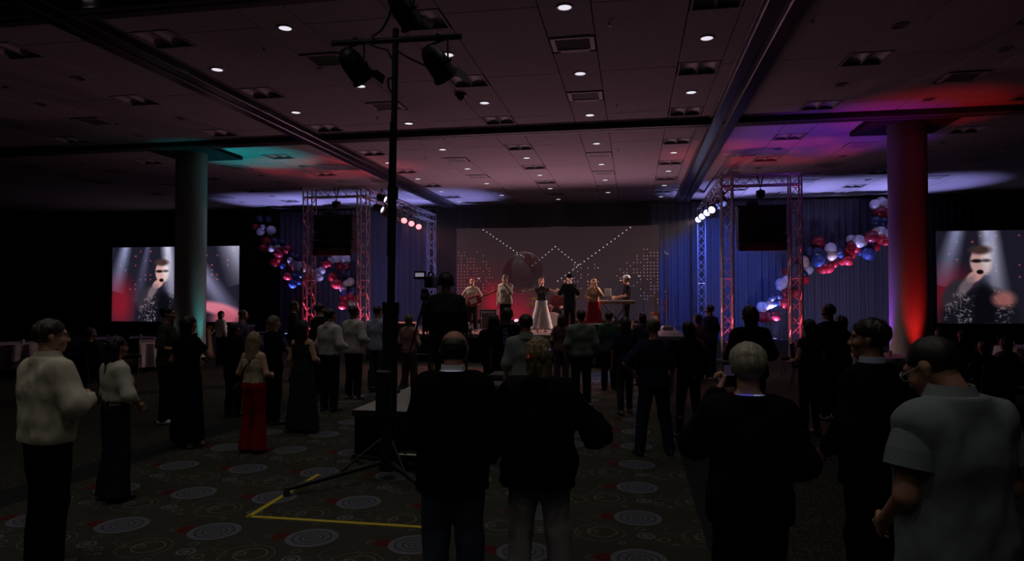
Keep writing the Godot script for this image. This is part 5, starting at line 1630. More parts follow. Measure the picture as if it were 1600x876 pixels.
func build_lamps() -> void:
	var band := Vector3(-3.0, 2.0, -21.4)
	# stage lights on the truss beams
	var k := 0
	for e in [[1092, 342], [1098, 337], [1106, 331], [1114, 326]]:
		var p := on_side(e[0], e[1], 2.62)
		var to := band + Vector3(-2.0 + 1.4 * k, -0.4, 0.4)
		par_can("glaring blue-white stage light in the row of four on the truss beam", p, p + (Vector3(-1.2, 1.2, -14) - p).normalized(), rgb(205, 215, 255), 3.0, 1.0, "four blue-white stage lights on the truss beam", Vector3(2.74, 5.42, p.z))
		spot(p + (to - p).normalized() * 0.2, to, rgb(255, 214, 200), BAND, 17.0, 0.1)
		k += 1
	k = 0
	for e in [[632, 343], [643, 348], [654, 353]]:
		var p := on_side(e[0], e[1], -8.75)
		var to := band + Vector3(-3.5 + 2.2 * k, -0.5, 0.4)
		par_can("glaring red stage light in the row of three on the truss beam", p, p + (Vector3(-6.5 + k, 1.2, -16) - p).normalized(), rgb(255, 120, 130), 3.0, 1.0, "three red stage lights on the truss beam", Vector3(-8.87, 5.42, p.z))
		spot(p + (to - p).normalized() * 0.2, to, rgb(255, 130, 120), BAND * 0.8, 18.0, 0.1)
		k += 1
	k = 0
	for e in [[597, 309], [592, 325], [603, 333]]:
		var p := on_side(e[0], e[1], -8.75)
		var to := band + Vector3(-1.0 + 1.5 * k, 0, 0)
		par_can("white stage light turned sideways on the truss beam near the front leg", p, p + Vector3(0.8, -0.35, 0.12), rgb(230, 230, 255), 2.0, 1.0, "white stage lights on the truss beam", Vector3(-8.87, 5.42, p.z))
		spot(p + (to - p).normalized() * 0.2, to, rgb(255, 226, 214), BAND * 0.5, 17.0, 0.1)
		k += 1
	# lamps turned on the drapes and on the truss
	for e in [[Vector3(2.9, 5.05, -25.6), Vector3(3.6, 2.4, -31.9), rgb(70, 100, 235), 44.0, 30.0, "unlit-looking wash lamp facing the blue drape from the truss beam"], [Vector3(-9.03, 5.05, -25.2), Vector3(-9.8, 2.0, -31.9), rgb(80, 80, 200), 8.0, 30.0, "wash lamp facing the drape from the beam with red lights"]]:
		par_can(e[5], e[0], e[1], e[2], 1.0, 1.0, "", Vector3(e[0].x + 0.16, 5.41, e[0].z))
		spot(e[0] + (e[1] - e[0]).normalized() * 0.2, e[1], e[2], e[3], e[4], 0.1)
	# uplights along the drapes
	for e in [[-16.6, "at the end of the cascading garland"], [-14.0, "under the middle of the cascading garland"], [-11.4, "near the outer truss leg"], [-8.4, "beside the light wall"], [3.4, "between the drape and the rear truss leg"], [6.0, "under the start of the rising garland"], [8.6, "under the middle of the rising garland"], [11.2, "behind the red-lit column"]]:
		var left: bool = e[0] < -3
		floor_lamp("small black uplight at the drape's foot " + e[1], Vector3(e[0], 0, -30.6), Vector3(e[0] + 0.2, 6.4, -29.3), rgb(156, 156, 246), DRAPE, 25.0)
	for q in [[-15.6, 5.0, "before the cascading garland"], [-12.2, 5.0, "between the outer truss leg and the garland"], [6.6, 7.0, "before the start of the rising garland"], [9.8, 8.0, "before the end of the rising garland"]]:  # added floor fills that brighten the balloons and lower drapes
		floor_lamp("small black added fill light on the floor " + q[2], Vector3(q[0], 0, -26.4), Vector3(q[0], 2.6, -31.9), rgb(176, 172, 236), q[1], 38.0)
	# red uplights in the truss legs
	for e in [[-9.03, "of the stage-side leg with red lights"], [-11.0, "of the outer leg with red lights"], [2.9, "of the stage-side leg with white lights"], [4.9, "of the outer leg with white lights"]]:
		floor_lamp("small red uplight inside the truss foot " + e[1], Vector3(e[0], 0.04, -21.84), Vector3(e[0], 6, -21.84), rgb(255, 60, 84), RED, 22.0)
	# narrow lamps on the beam that throw blue pools on the floor before the stage
	for q in [[Vector3(2.9, 5.05, -23.4), on_level(942, 588, 0.0), "aimed at the floor before the stage"], [Vector3(2.9, 5.05, -22.7), on_level(1118, 592, 0.0), "aimed at the aisle floor"]]:
		par_can("narrow blue stage light on the truss beam " + q[2], q[0], q[1], rgb(130, 150, 255), 1.0, 1.0, "", Vector3(q[0].x + 0.16, 5.41, q[0].z))
		spot(q[0] + ((q[1] as Vector3) - q[0]).normalized() * 0.2, q[1], rgb(130, 160, 255), 130.0, 6.5, 0.08)
	# column uplights
	floor_lamp("red uplight at the foot of the column by the tables", Vector3(6.72, 0, -17.72), Vector3(6.78, 6.4, -17.6), rgb(255, 40, 36), COLUMN * 1.9, 22.0)
	floor_lamp("violet uplight on the aisle side of the red-lit column", Vector3(6.1, 0, -18.4), Vector3(5.5, 6.4, -19.4), rgb(150, 60, 255), COLUMN * 3.2, 30.0)
	floor_lamp("cyan uplight at the foot of the pale column", Vector3(-12.1, 0, -18.7), Vector3(-11.8, 6.4, -19.6), rgb(20, 220, 225), COLUMN * 4.2, 20.0)
	floor_lamp("narrow cyan uplight hugging the pale column", Vector3(-12.5, 0, -18.25), Vector3(-12.62, 4.0, -18.28), rgb(20, 220, 225), COLUMN * 1.0, 15.0)
	floor_lamp("dim white uplight behind the pale column", Vector3(-13.7, 0, -17.9), Vector3(-13.45, 3.0, -18.1), rgb(200, 214, 210), COLUMN * 0.05, 34.0)
	# added pink lamps at the stage rear, standing in for light bounced to the ceiling
	for x in [-7.2, -4.6, -2.0, 0.8]:
		floor_lamp("added pink fill lamp for ceiling bounce at the foot of the light wall", Vector3(x, STAGE, -26.9), Vector3(x, 6.4, -21.0), rgb(255, 188, 216), PINK, 62.0, "added pink fill lamps at the light wall")

# ---------------------------------------------------------------- who stands where
func build_people() -> void:
	var black := rgb(20, 20, 22)
	var navy := rgb(32, 38, 58)
	var denim := rgb(50, 58, 74)
	var pale := rgb(205, 160, 136)
	var tan_ := rgb(170, 122, 96)
	var brown := rgb(112, 76, 58)
	# near the camera
	person({u = 78, d = 5.0, h = 1.82, w = 1.08, fat = 0.02, face = -16, hturn = -16, label = "person in pale knitted sweater and dark trousers with arms folded and glasses", arms = ["fold", "fold"], hair = "short", hairc = rgb(62, 48, 36), glasses = black, skin = pale, top = {c = rgb(206, 200, 178), hem = 0.9, ease = 0.034, name = "sweater", collar = rgb(196, 190, 170), fold = 1.3}, bot = {c = rgb(24, 24, 28)}, shoe = black})
	person({u = 183, d = 6.7, h = 1.6, f = true, face = -20, label = "person with long dark hair in cropped white jacket and shimmering wide trousers", arms = ["clasp", "clasp"], hair = "long", hairc = rgb(18, 15, 15), skin = tan_, top = {c = rgb(206, 202, 188), hem = 1.06, ease = 0.024, name = "jacket"}, bot = {k = "wide", c = rgb(40, 38, 42), rough = 0.5}, shoe = black})
	person({u = 708, d = 4.2, h = 1.8, w = 0.95, nod = -0.3, bow = 0.04, label = "bald person in black suit jacket and jeans with lit collar", arms = ["close", "close"], hair = "ring", hairc = rgb(40, 32, 28), skin = rgb(160, 112, 92), top = {c = rgb(17, 17, 19), hem = 0.8, ease = 0.035, name = "jacket", inner = rgb(220, 220, 226)}, bot = {c = rgb(62, 70, 86), ease = 0.026}, shoe = black, necklace = [rgb(220, 225, 255), rgb(120, 120, 255)], glow = 0.18})
	person({u = 842, d = 4.42, h = 1.725, f = true, w = 1.06, fat = 0.02, sparks = true, stance = 0.15, face = -6, roll = 0.06, label = "person in black puffy jacket and grey trousers with light-up headband", arms = ["front", "out"], hair = "bob", hairc = rgb(150, 128, 92), skin = pale, top = {c = rgb(18, 18, 20), hem = 0.8, ease = 0.05, name = "jacket", fold = 2.0, nf = 8.0, tilt = 0.1, rough = 0.6}, bot = {c = rgb(158, 156, 158), ease = 0.024}, shoe = black})
	var holder := person({u = 1168, d = 3.55, h = 1.74, w = 0.97, face = -14, label = "person with short white hair in black jacket holding up a phone, lit necklace", arms = ["phone", "front"], grip = [true, false], hair = "full", hairc = rgb(196, 190, 164), skin = pale, top = {c = rgb(24, 24, 28), hem = 0.84, ease = 0.034, name = "jacket"}, bot = {c = rgb(26, 25, 28), ease = 0.022}, shoe = black, necklace = [rgb(190, 200, 255), rgb(110, 110, 255), rgb(255, 70, 50), rgb(200, 210, 255), rgb(110, 110, 255), rgb(255, 70, 50)], glow = 0.3})
	person({u = 1360, d = 4.25, h = 1.85, w = 1.0, face = 22, hturn = 24, label = "person in dark suit with white shirt collar, head turned", arms = ["close", "close"], hair = "short", hairc = rgb(26, 20, 18), skin = tan_, top = {c = rgb(24, 23, 27), hem = 0.8, ease = 0.032, name = "jacket", inner = rgb(196, 206, 232)}, bot = {c = rgb(20, 20, 23)}, shoe = black})
	person({u = 1487, d = 2.75, h = 1.87, w = 1.06, fat = 0.02, face = 10, hturn = 16, nod = -0.5, bow = 0.075, label = "person in pale grey polo shirt looking down, cropped thinning hair and glasses", arms = ["close", "close"], hair = "crop", hairc = rgb(44, 34, 30), skin = rgb(186, 136, 112), glasses = rgb(190, 190, 190), top = {c = rgb(128, 137, 142), sl = 0.3, hem = 0.84, ease = 0.03, collar = rgb(140, 148, 148), cuff = 1.3, tilt = 0.06}, bot = {c = rgb(26, 26, 30)}, shoe = black})
	var hand: Vector3 = holder.transform * ((wrists[holder][0] as Vector3) + Vector3(0.06, 0.1, -0.03))
	var ph := thing("phone", "black smartphone held up beside the white-haired head", "phone", hand, 0.1)
	part("case", MB.new().box(Vector3.ZERO, Vector3(0.07, 0.145, 0.012), 0.004).mesh(), mat(rgb(18, 18, 20), 0.4), ph)
	part("screen_display", MB.new().box(Vector3(0, 0.02, 0.0065), Vector3(0.058, 0.06, 0.001)).mesh(), lamp(rgb(90, 80, 110), 0.12), ph)
	# middle distance, screen side
	person({u = 262, d = 10.7, h = 1.83, face = -50, label = "tall person in dark olive shirt and white trainers seen in profile", arms = ["front", "front"], hair = "short", hairc = rgb(26, 20, 18), skin = tan_, top = {c = rgb(58, 60, 52), sl = 0.5, hem = 0.86}, bot = {c = rgb(22, 22, 26)}, shoe = rgb(210, 206, 200)})
	person({u = 295, d = 9.0, h = 1.74, f = true, label = "person in long black dress with dark hair near the column", arms = ["front", "phone"], hair = "bob", hairc = rgb(24, 18, 16), skin = tan_, top = {c = rgb(20, 20, 22), sl = 0.3, hem = 0.9, ease = 0.012}, bot = {k = "skirt", c = rgb(20, 20, 22), hem = 0.1}, shoe = rgb(150, 146, 140)})
	person({u = 398, d = 8.7, h = 1.54, f = true, label = "blonde person in cream strappy top and flared red trousers with shoulder bag", bag = rgb(70, 60, 54), arms = ["front", "front"], hair = "long", hairc = rgb(176, 158, 118), skin = pale, top = {c = rgb(196, 188, 160), sl = 0.0, hem = 1.0, ease = 0.012, neck = 1.36}, bot = {k = "flare", c = rgb(140, 22, 34), ease = 0.012}, shoe = rgb(150, 30, 40)})
	person({u = 428, d = 10.6, h = 1.69, f = true, face = -24, label = "person with grey-blonde hair in black top and black trousers", arms = ["fold", "cross"], hair = "bob", hairc = rgb(140, 130, 106), skin = pale, top = {c = rgb(24, 23, 25), sl = 0.5, hem = 0.88}, bot = {c = rgb(22, 22, 24)}, shoe = rgb(60, 56, 54)})
	person({u = 366, d = 11.3, h = 1.56, f = true, label = "short person in black coat with dark hair behind the blonde one", arms = ["front", "front"], hair = "bob", hairc = rgb(30, 22, 20), skin = tan_, top = {c = rgb(22, 21, 24), hem = 0.7, name = "coat"}, bot = {c = rgb(22, 22, 24)}, shoe = black})
	person({u = 346, d = 19.3, h = 1.57, f = true, face = 30, label = "person in white blouse lit cyan beside the pale column", arms = ["front", "down"], hair = "bob", hairc = rgb(40, 26, 24), skin = pale, top = {c = rgb(206, 214, 214), sl = 0.7, hem = 0.9}, bot = {c = rgb(30, 28, 32)}, shoe = black})
	person({u = 380, d = 15.2, h = 1.68, face = -40, label = "person in purple-grey shirt standing near the singer screen's edge", arms = ["down", "down"], hair = "short", hairc = rgb(80, 66, 54), skin = tan_, top = {c = rgb(70, 62, 82), sl = 0.45, hem = 0.88}, bot = {c = rgb(30, 30, 36)}, shoe = black})
	person({u = 474, d = 10.0, h = 1.64, f = true, label = "person with dark hair in sleeveless long dark green dress", arms = ["down", "front"], hair = "long", hairc = rgb(26, 20, 18), skin = pale, top = {c = rgb(40, 54, 46), sl = 0.0, hem = 0.95, ease = 0.012, neck = 1.38}, bot = {k = "skirt", c = rgb(40, 54, 46), hem = 0.04, flare = 0.12, name = "dress"}, shoe = black})
	person({u = 459, d = 16.0, h = 1.88, face = -30, label = "tall dark-clothed person before the drape beside the outer truss leg", arms = ["fold", "cross"], hair = "short", hairc = rgb(22, 18, 16), skin = brown, top = {c = rgb(26, 26, 30), hem = 0.86}, bot = {c = rgb(24, 24, 28)}, shoe = black})
	person({u = 500, d = 14.0, h = 1.84, face = -16, label = "person in black suit standing behind the white shirt", arms = ["down", "down"], hair = "short", hairc = rgb(26, 20, 18), skin = tan_, top = {c = rgb(22, 22, 25), hem = 0.8, name = "jacket", inner = rgb(180, 180, 186)}, bot = {c = rgb(22, 22, 25)}, shoe = black})
	person({u = 516, d = 11.8, h = 1.77, face = -10, label = "person in white button shirt and dark trousers near the mast", arms = ["down", "front"], hair = "short", hairc = rgb(30, 22, 20), skin = tan_, top = {c = rgb(206, 202, 200), hem = 0.96, collar = rgb(206, 202, 200), ease = 0.026}, bot = {c = rgb(30, 30, 36)}, shoe = rgb(60, 56, 54)})
	person({u = 553, d = 13.2, h = 1.8, face = -8, label = "person in loose cream shirt and dark trousers beside the mast", arms = ["down", "front"], hair = "short", hairc = rgb(30, 22, 20), skin = brown, top = {c = rgb(196, 190, 182), sl = 0.95, hem = 0.86, ease = 0.03}, bot = {c = rgb(28, 28, 32)}, shoe = rgb(150, 146, 146)})
	person({u = 590, d = 14.0, h = 1.79, label = "person in pale blue shirt half hidden by the mast", arms = ["down", "down"], hair = "short", hairc = rgb(26, 20, 18), skin = tan_, top = {c = rgb(150, 160, 186), sl = 0.5, hem = 0.86}, bot = {c = rgb(70, 70, 80)}, shoe = black})
	person({u = 640, d = 13.6, h = 1.63, f = true, label = "person in sleeveless pinkish top behind the camera tripod", arms = ["front", "front"], hair = "bob", hairc = rgb(120, 104, 72), skin = pale, top = {c = rgb(150, 116, 110), sl = 0.15, hem = 0.92, ease = 0.014}, bot = {c = rgb(80, 66, 60)}, shoe = black})
	# camera operator on the riser
	var op := stand(697, 9.3, 0.6)
	person({at = op, d = 9.3, h = 1.8, w = 1.1, fat = 0.02, sit = true, seat = 0.75, footrest = 0.25, face = 6, label = "seated camera operator in dark shirt wearing headphones on the platform", arms = ["camera", "front"], hair = "short", hairc = rgb(22, 18, 16), skin = brown, top = {c = rgb(58, 56, 60), sl = 0.45, hem = 0.9}, bot = {c = rgb(24, 24, 28)}, shoe = black, hp = true})
	# centre crowd
	person({u = 822, d = 8.6, h = 1.76, w = 1.1, label = "person in grey-green work shirt standing behind the puffy jacket", arms = ["down", "down"], hair = "short", hairc = rgb(44, 34, 30), skin = tan_, top = {c = rgb(132, 140, 136), sl = 0.6, hem = 0.86, collar = rgb(126, 132, 130)}, bot = {c = rgb(34, 34, 40)}, shoe = black})
	person({u = 772, d = 11.6, h = 1.68, w = 1.1, label = "person in dark hooded top with long dark hair before the platform", arms = ["front", "front"], hair = "long", hairc = rgb(30, 20, 20), skin = tan_, top = {c = rgb(30, 27, 30), hem = 0.84, ease = 0.03, name = "hooded_top"}, bot = {c = rgb(26, 26, 30)}, shoe = black})
	person({u = 793, d = 11.0, h = 1.8, w = 1.12, label = "person in black jersey with bluish lettering down the back", arms = ["down", "down"], hair = "short", hairc = rgb(26, 20, 18), skin = brown, top = {c = rgb(24, 23, 26), sl = 0.5, hem = 0.84, ease = 0.03}, bot = {c = rgb(26, 26, 30)}, shoe = black, jersey = true})
	person({u = 908, d = 12.4, h = 1.74, w = 1.12, label = "person in grey-green sweatshirt and dark jeans before the stage", arms = ["down", "down"], hair = "short", hairc = rgb(44, 34, 28), skin = tan_, top = {c = rgb(120, 128, 120), hem = 0.9, ease = 0.03, name = "sweatshirt"}, bot = {c = rgb(46, 40, 46)}, shoe = rgb(60, 56, 54)})
	person({u = 877, d = 14.6, h = 1.6, f = true, label = "slim person in dim rose top near the stage", arms = ["front", "front"], hair = "long", hairc = rgb(60, 44, 38), skin = pale, top = {c = rgb(96, 74, 78), sl = 0.3, hem = 0.88}, bot = {c = rgb(70, 58, 62)}, shoe = black})
	person({u = 951, d = 14.4, h = 1.66, label = "person in dark green checked shirt near the stage", arms = ["front", "front"], hair = "short", hairc = rgb(36, 28, 24), skin = tan_, top = {c = rgb(62, 84, 74), hem = 0.84}, bot = {c = rgb(28, 28, 34)}, shoe = black})
	person({u = 976, d = 11.5, h = 1.64, f = true, stride = 0.12, label = "person with brown hair in navy top and jeans stepping forward", arms = ["down", "front"], hair = "long", hairc = rgb(66, 46, 38), skin = tan_, top = {c = rgb(38, 40, 70), sl = 0.45, hem = 0.92}, bot = {k = "slim", c = rgb(56, 54, 66)}, shoe = rgb(90, 80, 76)})
	person({u = 1003, d = 15.2, h = 1.62, f = true, label = "person in dull violet top close to the stage", arms = ["phone", "down"], hair = "bob", hairc = rgb(40, 30, 28), skin = tan_, top = {c = rgb(66, 60, 84), sl = 0.5, hem = 0.9}, bot = {c = rgb(36, 36, 46)}, shoe = black})
	person({u = 1021, d = 8.55, h = 1.7, stance = 0.2, label = "person with tied-up blond hair in navy shirt and dark jeans, feet apart", arms = ["hip", "down"], hair = "bun", hairc = rgb(116, 98, 62), skin = tan_, top = {c = rgb(36, 42, 62), sl = 0.5, hem = 0.86}, bot = {c = rgb(40, 46, 60)}, shoe = rgb(40, 38, 40)})
	person({u = 1075, d = 9.55, h = 1.64, f = true, stance = 0.16, label = "person with dark hair in fitted black top and leggings", arms = ["front", "down"], hair = "bob", hairc = rgb(18, 15, 15), skin = tan_, top = {c = rgb(22, 22, 26), hem = 0.94, ease = 0.012}, bot = {k = "slim", c = rgb(30, 31, 38), ease = 0.008}, shoe = rgb(44, 42, 44), strap = true})
	person({u = 1109, d = 16.2, h = 1.78, label = "person in dark blue shirt and jeans in the blue floor light", arms = ["down", "down"], hair = "short", hairc = rgb(34, 28, 26), skin = tan_, top = {c = rgb(56, 60, 92), sl = 0.5, hem = 0.86}, bot = {c = rgb(50, 54, 74)}, shoe = rgb(180, 180, 190)})
	person({u = 1090, d = 15.8, h = 1.58, f = true, label = "person in pink top beside the one in dark blue shirt", arms = ["front", "front"], hair = "bob", hairc = rgb(40, 28, 26), skin = tan_, top = {c = rgb(120, 84, 96), sl = 0.5, hem = 0.88}, bot = {c = rgb(50, 54, 74)}, shoe = black})
	person({u = 1171, d = 9.0, h = 1.86, w = 1.12, label = "broad person with shoulder-length dark hair in black before the truss leg", arms = ["front", "front"], hair = "bob", hairc = rgb(20, 17, 20), skin = tan_, top = {c = rgb(26, 24, 32), hem = 0.86, ease = 0.03}, bot = {c = rgb(26, 26, 32)}, shoe = black})
	person({u = 1264, d = 9.8, h = 1.66, f = true, label = "person with very long dark hair in grey vest and leggings", arms = ["front", "front"], hair = "long", hairc = rgb(20, 16, 18), skin = tan_, top = {c = rgb(52, 46, 56), sl = 0.1, hem = 0.94, ease = 0.012}, bot = {k = "slim", c = rgb(28, 27, 34), ease = 0.01}, shoe = rgb(60, 56, 60)})
	person({u = 1295, d = 11.0, h = 1.86, w = 1.05, label = "tall person in dark shirt behind the long dark hair", arms = ["down", "down"], hair = "short", hairc = rgb(20, 17, 18), skin = brown, top = {c = rgb(38, 34, 46), sl = 0.5, hem = 0.84}, bot = {c = rgb(30, 30, 38)}, shoe = rgb(170, 166, 170)})
	person({u = 1314, d = 11.6, h = 1.66, f = true, label = "person with dark bob between the tall one and the suit", arms = ["front", "front"], hair = "bob", hairc = rgb(26, 20, 22), skin = tan_, top = {c = rgb(40, 36, 50), hem = 0.86}, bot = {c = rgb(30, 30, 38)}, shoe = black})
	# seated at the tables
	for e in [[1468, 13.2, 1.7, "long", rgb(28, 20, 24), rgb(52, 40, 50), "seated person with long dark hair against the red-lit column"], [1503, 13.4, 1.64, "long", rgb(30, 22, 24), rgb(60, 48, 58), "seated person with dark hair in mauve top"], [1536, 11.0, 1.54, "bob", rgb(28, 22, 22), rgb(26, 24, 30), "small seated person in black at the near table"], [1570, 11.2, 1.62, "bob", rgb(34, 24, 24), rgb(120, 100, 108), "seated person in pale rose knit at the near table"]]:
		var at := stand(e[0], e[1])
		banquet_chair("black banquet chair under the " + e[6], at + Vector3(0, 0, 0.05), 0.2, "chair under the " + e[6])
		person({at = at, d = e[1], h = e[2], f = true, sit = true, label = e[6], arms = ["lap", "lap"], hair = e[3], hairc = e[4], skin = tan_, top = {c = e[5], hem = 0.93}, bot = {c = rgb(30, 28, 34)}, shoe = black, turn = 12})
	var at2 := stand(141, 12.5)
	banquet_chair("black banquet chair under the person in the black coat", at2 + Vector3(0, 0, 0.05), 0.0, "chair under the black coat")
	person({at = at2, d = 12.5, h = 1.8, sit = true, label = "seated person in black coat between sweater and cropped jacket", arms = ["lap", "lap"], hair = "short", hairc = rgb(20, 16, 16), skin = brown, top = {c = rgb(22, 22, 25), hem = 0.93, name = "coat"}, bot = {c = rgb(24, 24, 27)}, shoe = black, turn = -20})

func build_band() -> void:
	var pale := rgb(214, 160, 138)
	var black := rgb(20, 20, 22)
	var sp := func(u: float, deep: float) -> Vector3:
		var p := on_wall(u, 462, deep)
		return Vector3(p.x, STAGE, p.z)
	var g1 := person({at = sp.call(738, 21.6), d = 22.0, h = 1.7, turn = 175, label = "guitarist in pale shirt on stage, red stage light painted into the hair", arms = ["strum", "neck"], grip = [false, true], hair = "short", hairc = rgb(226, 50, 40), skin = pale, top = {c = rgb(212, 196, 176), sl = 0.45, hem = 0.88}, bot = {c = rgb(40, 36, 38)}, shoe = black})  # hair colour carries the red stage light that falls on the head
	guitar("red electric guitar held by the pale-shirted guitarist", g1.position + Vector3(0.05, 0.96, 0.24), Basis(Vector3.BACK, -1.15), rgb(150, 50, 40))
	var s1 := person({at = sp.call(790, 21.0), d = 21.5, h = 1.82, turn = 160, label = "singer in sunglasses and patterned silver jacket with microphone at mouth", arms = ["mouth", "down"], grip = [true, false], hair = "short", hairc = rgb(70, 50, 42), skin = pale, glasses = black, top = {c = rgb(170, 156, 144), hem = 0.86, name = "jacket", rough = 0.4, ease = 0.026}, bot = {c = rgb(26, 25, 27)}, shoe = black})
	var w1 := person({at = sp.call(846, 21.4), d = 21.8, h = 1.72, f = true, turn = 200, label = "dancer in glittering silver dress with arms flung wide", arms = ["wide", "wide"], hair = "bob", hairc = rgb(150, 110, 84), skin = pale, top = {c = rgb(70, 60, 62), sl = 0.2, hem = 0.95, ease = 0.012}, bot = {k = "skirt", c = rgb(196, 190, 192), hem = 0.1, flare = 0.2, name = "dress", rough = 0.3}, shoe = rgb(200, 190, 186)})
	person({at = sp.call(871, 24.2), d = 24.5, h = 1.75, turn = 180, sit = true, seat = 0.5, label = "drummer in dark red shirt seated behind the drum kit", arms = ["keys", "keys"], grip = [true, true], hair = "bald", skin = pale, top = {c = rgb(130, 48, 54), sl = 0.45, hem = 0.92}, bot = {c = rgb(30, 28, 30)}, shoe = black})
	var ds := thing("drum_stool", "round black drum stool under the drummer", "stool", sp.call(871, 24.3))
	part("seat", MB.new().lathe([Vector2(0, 0.42), Vector2(0.17, 0.42), Vector2(0.18, 0.46), Vector2(0.15, 0.49), Vector2(0, 0.5)], 20).mesh(), mat(black, 0.6), ds)
	for i in 3: part("leg", MB.new().tube(Vector3(0, 0.4, 0), Vector3(cos(i * 2.1) * 0.22, 0, sin(i * 2.1) * 0.22), 0.014, 0.014, 6).mesh(), mat(rgb(150, 150, 154), 0.4, 0.6), ds)
	var s2 := person({at = sp.call(890, 21.0), d = 21.0, h = 1.8, turn = 180, label = "singer in black cap and black suit holding microphone with raised hand", arms = ["mouth", "phone"], grip = [true, true], hair = "crop", hairc = black, hat = rgb(20, 20, 22), skin = pale, top = {c = rgb(28, 26, 28), hem = 0.8, name = "jacket", inner = rgb(200, 190, 190)}, bot = {c = rgb(26, 25, 27)}, shoe = black})
	var s3 := person({at = sp.call(928, 21.0), d = 21.0, h = 1.68, f = true, turn = 190, label = "woman singer with long fair hair, gold top and red skirt", arms = ["mouth", "front"], grip = [true, false], hair = "long", hairc = rgb(196, 140, 96), skin = pale, top = {c = rgb(196, 160, 124), hem = 0.94, ease = 0.014, rough = 0.4}, bot = {k = "skirt", c = rgb(150, 20, 36), hem = 0.25, flare = 0.12}, shoe = rgb(160, 120, 90)})
	person({at = sp.call(979, 21.6), d = 21.6, h = 1.78, turn = 100, label = "keyboard player in black T-shirt and white backwards cap in profile", arms = ["keys", "keys"], hair = "short", hairc = rgb(50, 36, 30), hat = rgb(206, 206, 212), skin = pale, top = {c = rgb(30, 28, 32), sl = 0.42, hem = 0.88}, bot = {c = rgb(30, 30, 36)}, shoe = black})
	for e in [[s1, 0, "microphone in the sunglasses singer's hand"], [s2, 0, "microphone in the capped singer's hand"], [s3, 0, "microphone in the woman singer's hand"]]:
		var t: Node3D = e[0]
		var wr: Vector3 = t.transform * (wrists[t][e[1]] as Vector3)
		var tip: Vector3 = t.transform * (Vector3(0, 1.575, -0.17) * 1.02)
		var d := (tip - wr).normalized()
		var m := thing("handheld_microphone", "black " + e[2], "microphone", wr + Vector3(0, 0.02, 0.0))
		part("handle", MB.new().tube(-d * 0.05, d * 0.1, 0.016, 0.022, 10).mesh(), mat(rgb(26, 26, 28), 0.4), m)
		part("head_grille", MB.new().ball(d * 0.12, Vector3.ONE * 0.03, 8, 10).mesh(), mat(rgb(150, 148, 150), 0.4, 0.5), m)

const HAZE := 0.0022
const HOUSE := 0.8
const BAND := 34.0
const DRAPE := 46.0
const RED := 12.0
const COLUMN := 4.0
const PINK := 4.8

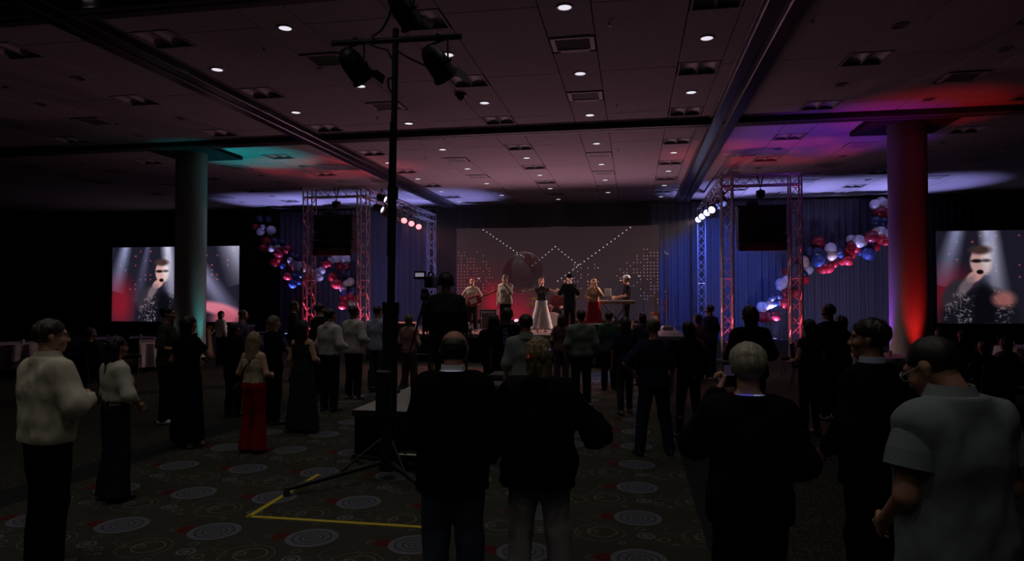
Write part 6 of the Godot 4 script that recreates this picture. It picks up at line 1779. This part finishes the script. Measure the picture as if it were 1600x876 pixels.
func _ready() -> void:
	# camera
	var cam := Camera3D.new()
	cam.name = "camera"
	add_child(cam)
	cam.position = Vector3(0, EYE, 0)
	cam.rotation = Vector3(PITCH, YAW, 0)
	cam.fov = rad_to_deg(2.0 * atan(438.0 / F))
	cam.near = 0.05
	cam.far = 200.0
	cam.current = true
	# air and exposure: a closed room, no sky
	var we := WorldEnvironment.new()
	we.name = "environment"
	var env := Environment.new()
	env.background_mode = Environment.BG_COLOR
	env.background_color = Color.BLACK
	env.tonemap_mode = Environment.TONE_MAPPER_LINEAR
	env.tonemap_exposure = 1.0
	env.sdfgi_enabled = true
	env.ssao_enabled = true
	env.ssil_enabled = true
	env.volumetric_fog_enabled = true
	env.volumetric_fog_density = 0.0
	we.environment = env
	add_child(we)
	rng.seed = 7
	nz.seed = 3
	nz.frequency = 0.1
	nz.fractal_octaves = 2
	build_lamps()
	build_room()
	build_drapes()
	screen("projection_screen", "big bright screen showing a singer, partly behind the pale column", -26.75, -19.5, 0.68, 4.52, 31.2, feed_texture(0.4, 0.95, false), 0.85)
	screen("projection_screen", "big screen showing a singer in dark glasses beside the red-lit column", 12.62, 19.9, 0.86, 4.72, 31.2, feed_texture(0.23, 1.0, true), 0.6)
	screen("led_wall", "wide dark wall of light points behind the band", -8.1, 1.18, 0.9, 5.13, 30.8, led_texture(), 0.85)
	build_trusses()
	build_stage()
	build_gear()
	build_light_stand()
	build_riser()
	build_tables()
	make_templates()
	build_people()
	build_band()
	build_ball()
	build_balloons()
	build_tape()
	build_small()
	build_haze()

func build_small() -> void:
	var dc := on_level(720, 147, CEIL)
	var t := thing("dome_camera", "small dark dome camera on the ceiling beyond the hanging lamps", "camera", dc)
	part("base_ring", MB.new().lathe([Vector2(0.0, 0), Vector2(0.13, 0), Vector2(0.13, -0.05), Vector2(0.1, -0.06), Vector2(0, -0.06)], 20).mesh(), mat(rgb(60, 56, 60), 0.6), t)
	part("dome", MB.new().ball(Vector3(0, -0.06, 0), Vector3(0.09, 0.08, 0.09), 8, 16).mesh(), mat(rgb(30, 30, 34), 0.1), t)
	for q in [[952, 36], [412, 74], [963, 163], [590, 183], [1270, 30], [966, 233], [665, 246]]:
		var s := thing("sprinkler_head", "tiny brass sprinkler head on the ceiling", "sprinkler", on_level(q[0], q[1], CEIL), 0, "ceiling sprinklers")
		part("stem", MB.new().tube(Vector3.ZERO, Vector3(0, -0.05, 0), 0.012, 0.01, 8).mesh(), mat(rgb(120, 100, 70), 0.4, 0.6), s)
		part("deflector", MB.new().lathe([Vector2(0, -0.05), Vector2(0.03, -0.052), Vector2(0.03, -0.056), Vector2(0, -0.056)], 12).mesh(), mat(rgb(120, 100, 70), 0.4, 0.6), s)

func build_haze() -> void:   # thin stage smoke hanging round the platform
	var fv := FogVolume.new()
	fv.name = "stage_haze"
	fv.shape = RenderingServer.FOG_VOLUME_SHAPE_BOX
	fv.size = Vector3(19.0, 6.1, 11.1)
	var fm := FogMaterial.new()
	fm.density = HAZE
	fm.albedo = Color(0.95, 0.95, 1.0)
	fv.material = fm
	fv.position = Vector3(-3.0, 3.1, -25.2)
	fv.set_meta("kind", "stuff")
	fv.set_meta("label", "thin smoky haze hanging in the lights over the stage")
	fv.set_meta("category", "haze")
	add_child(fv)
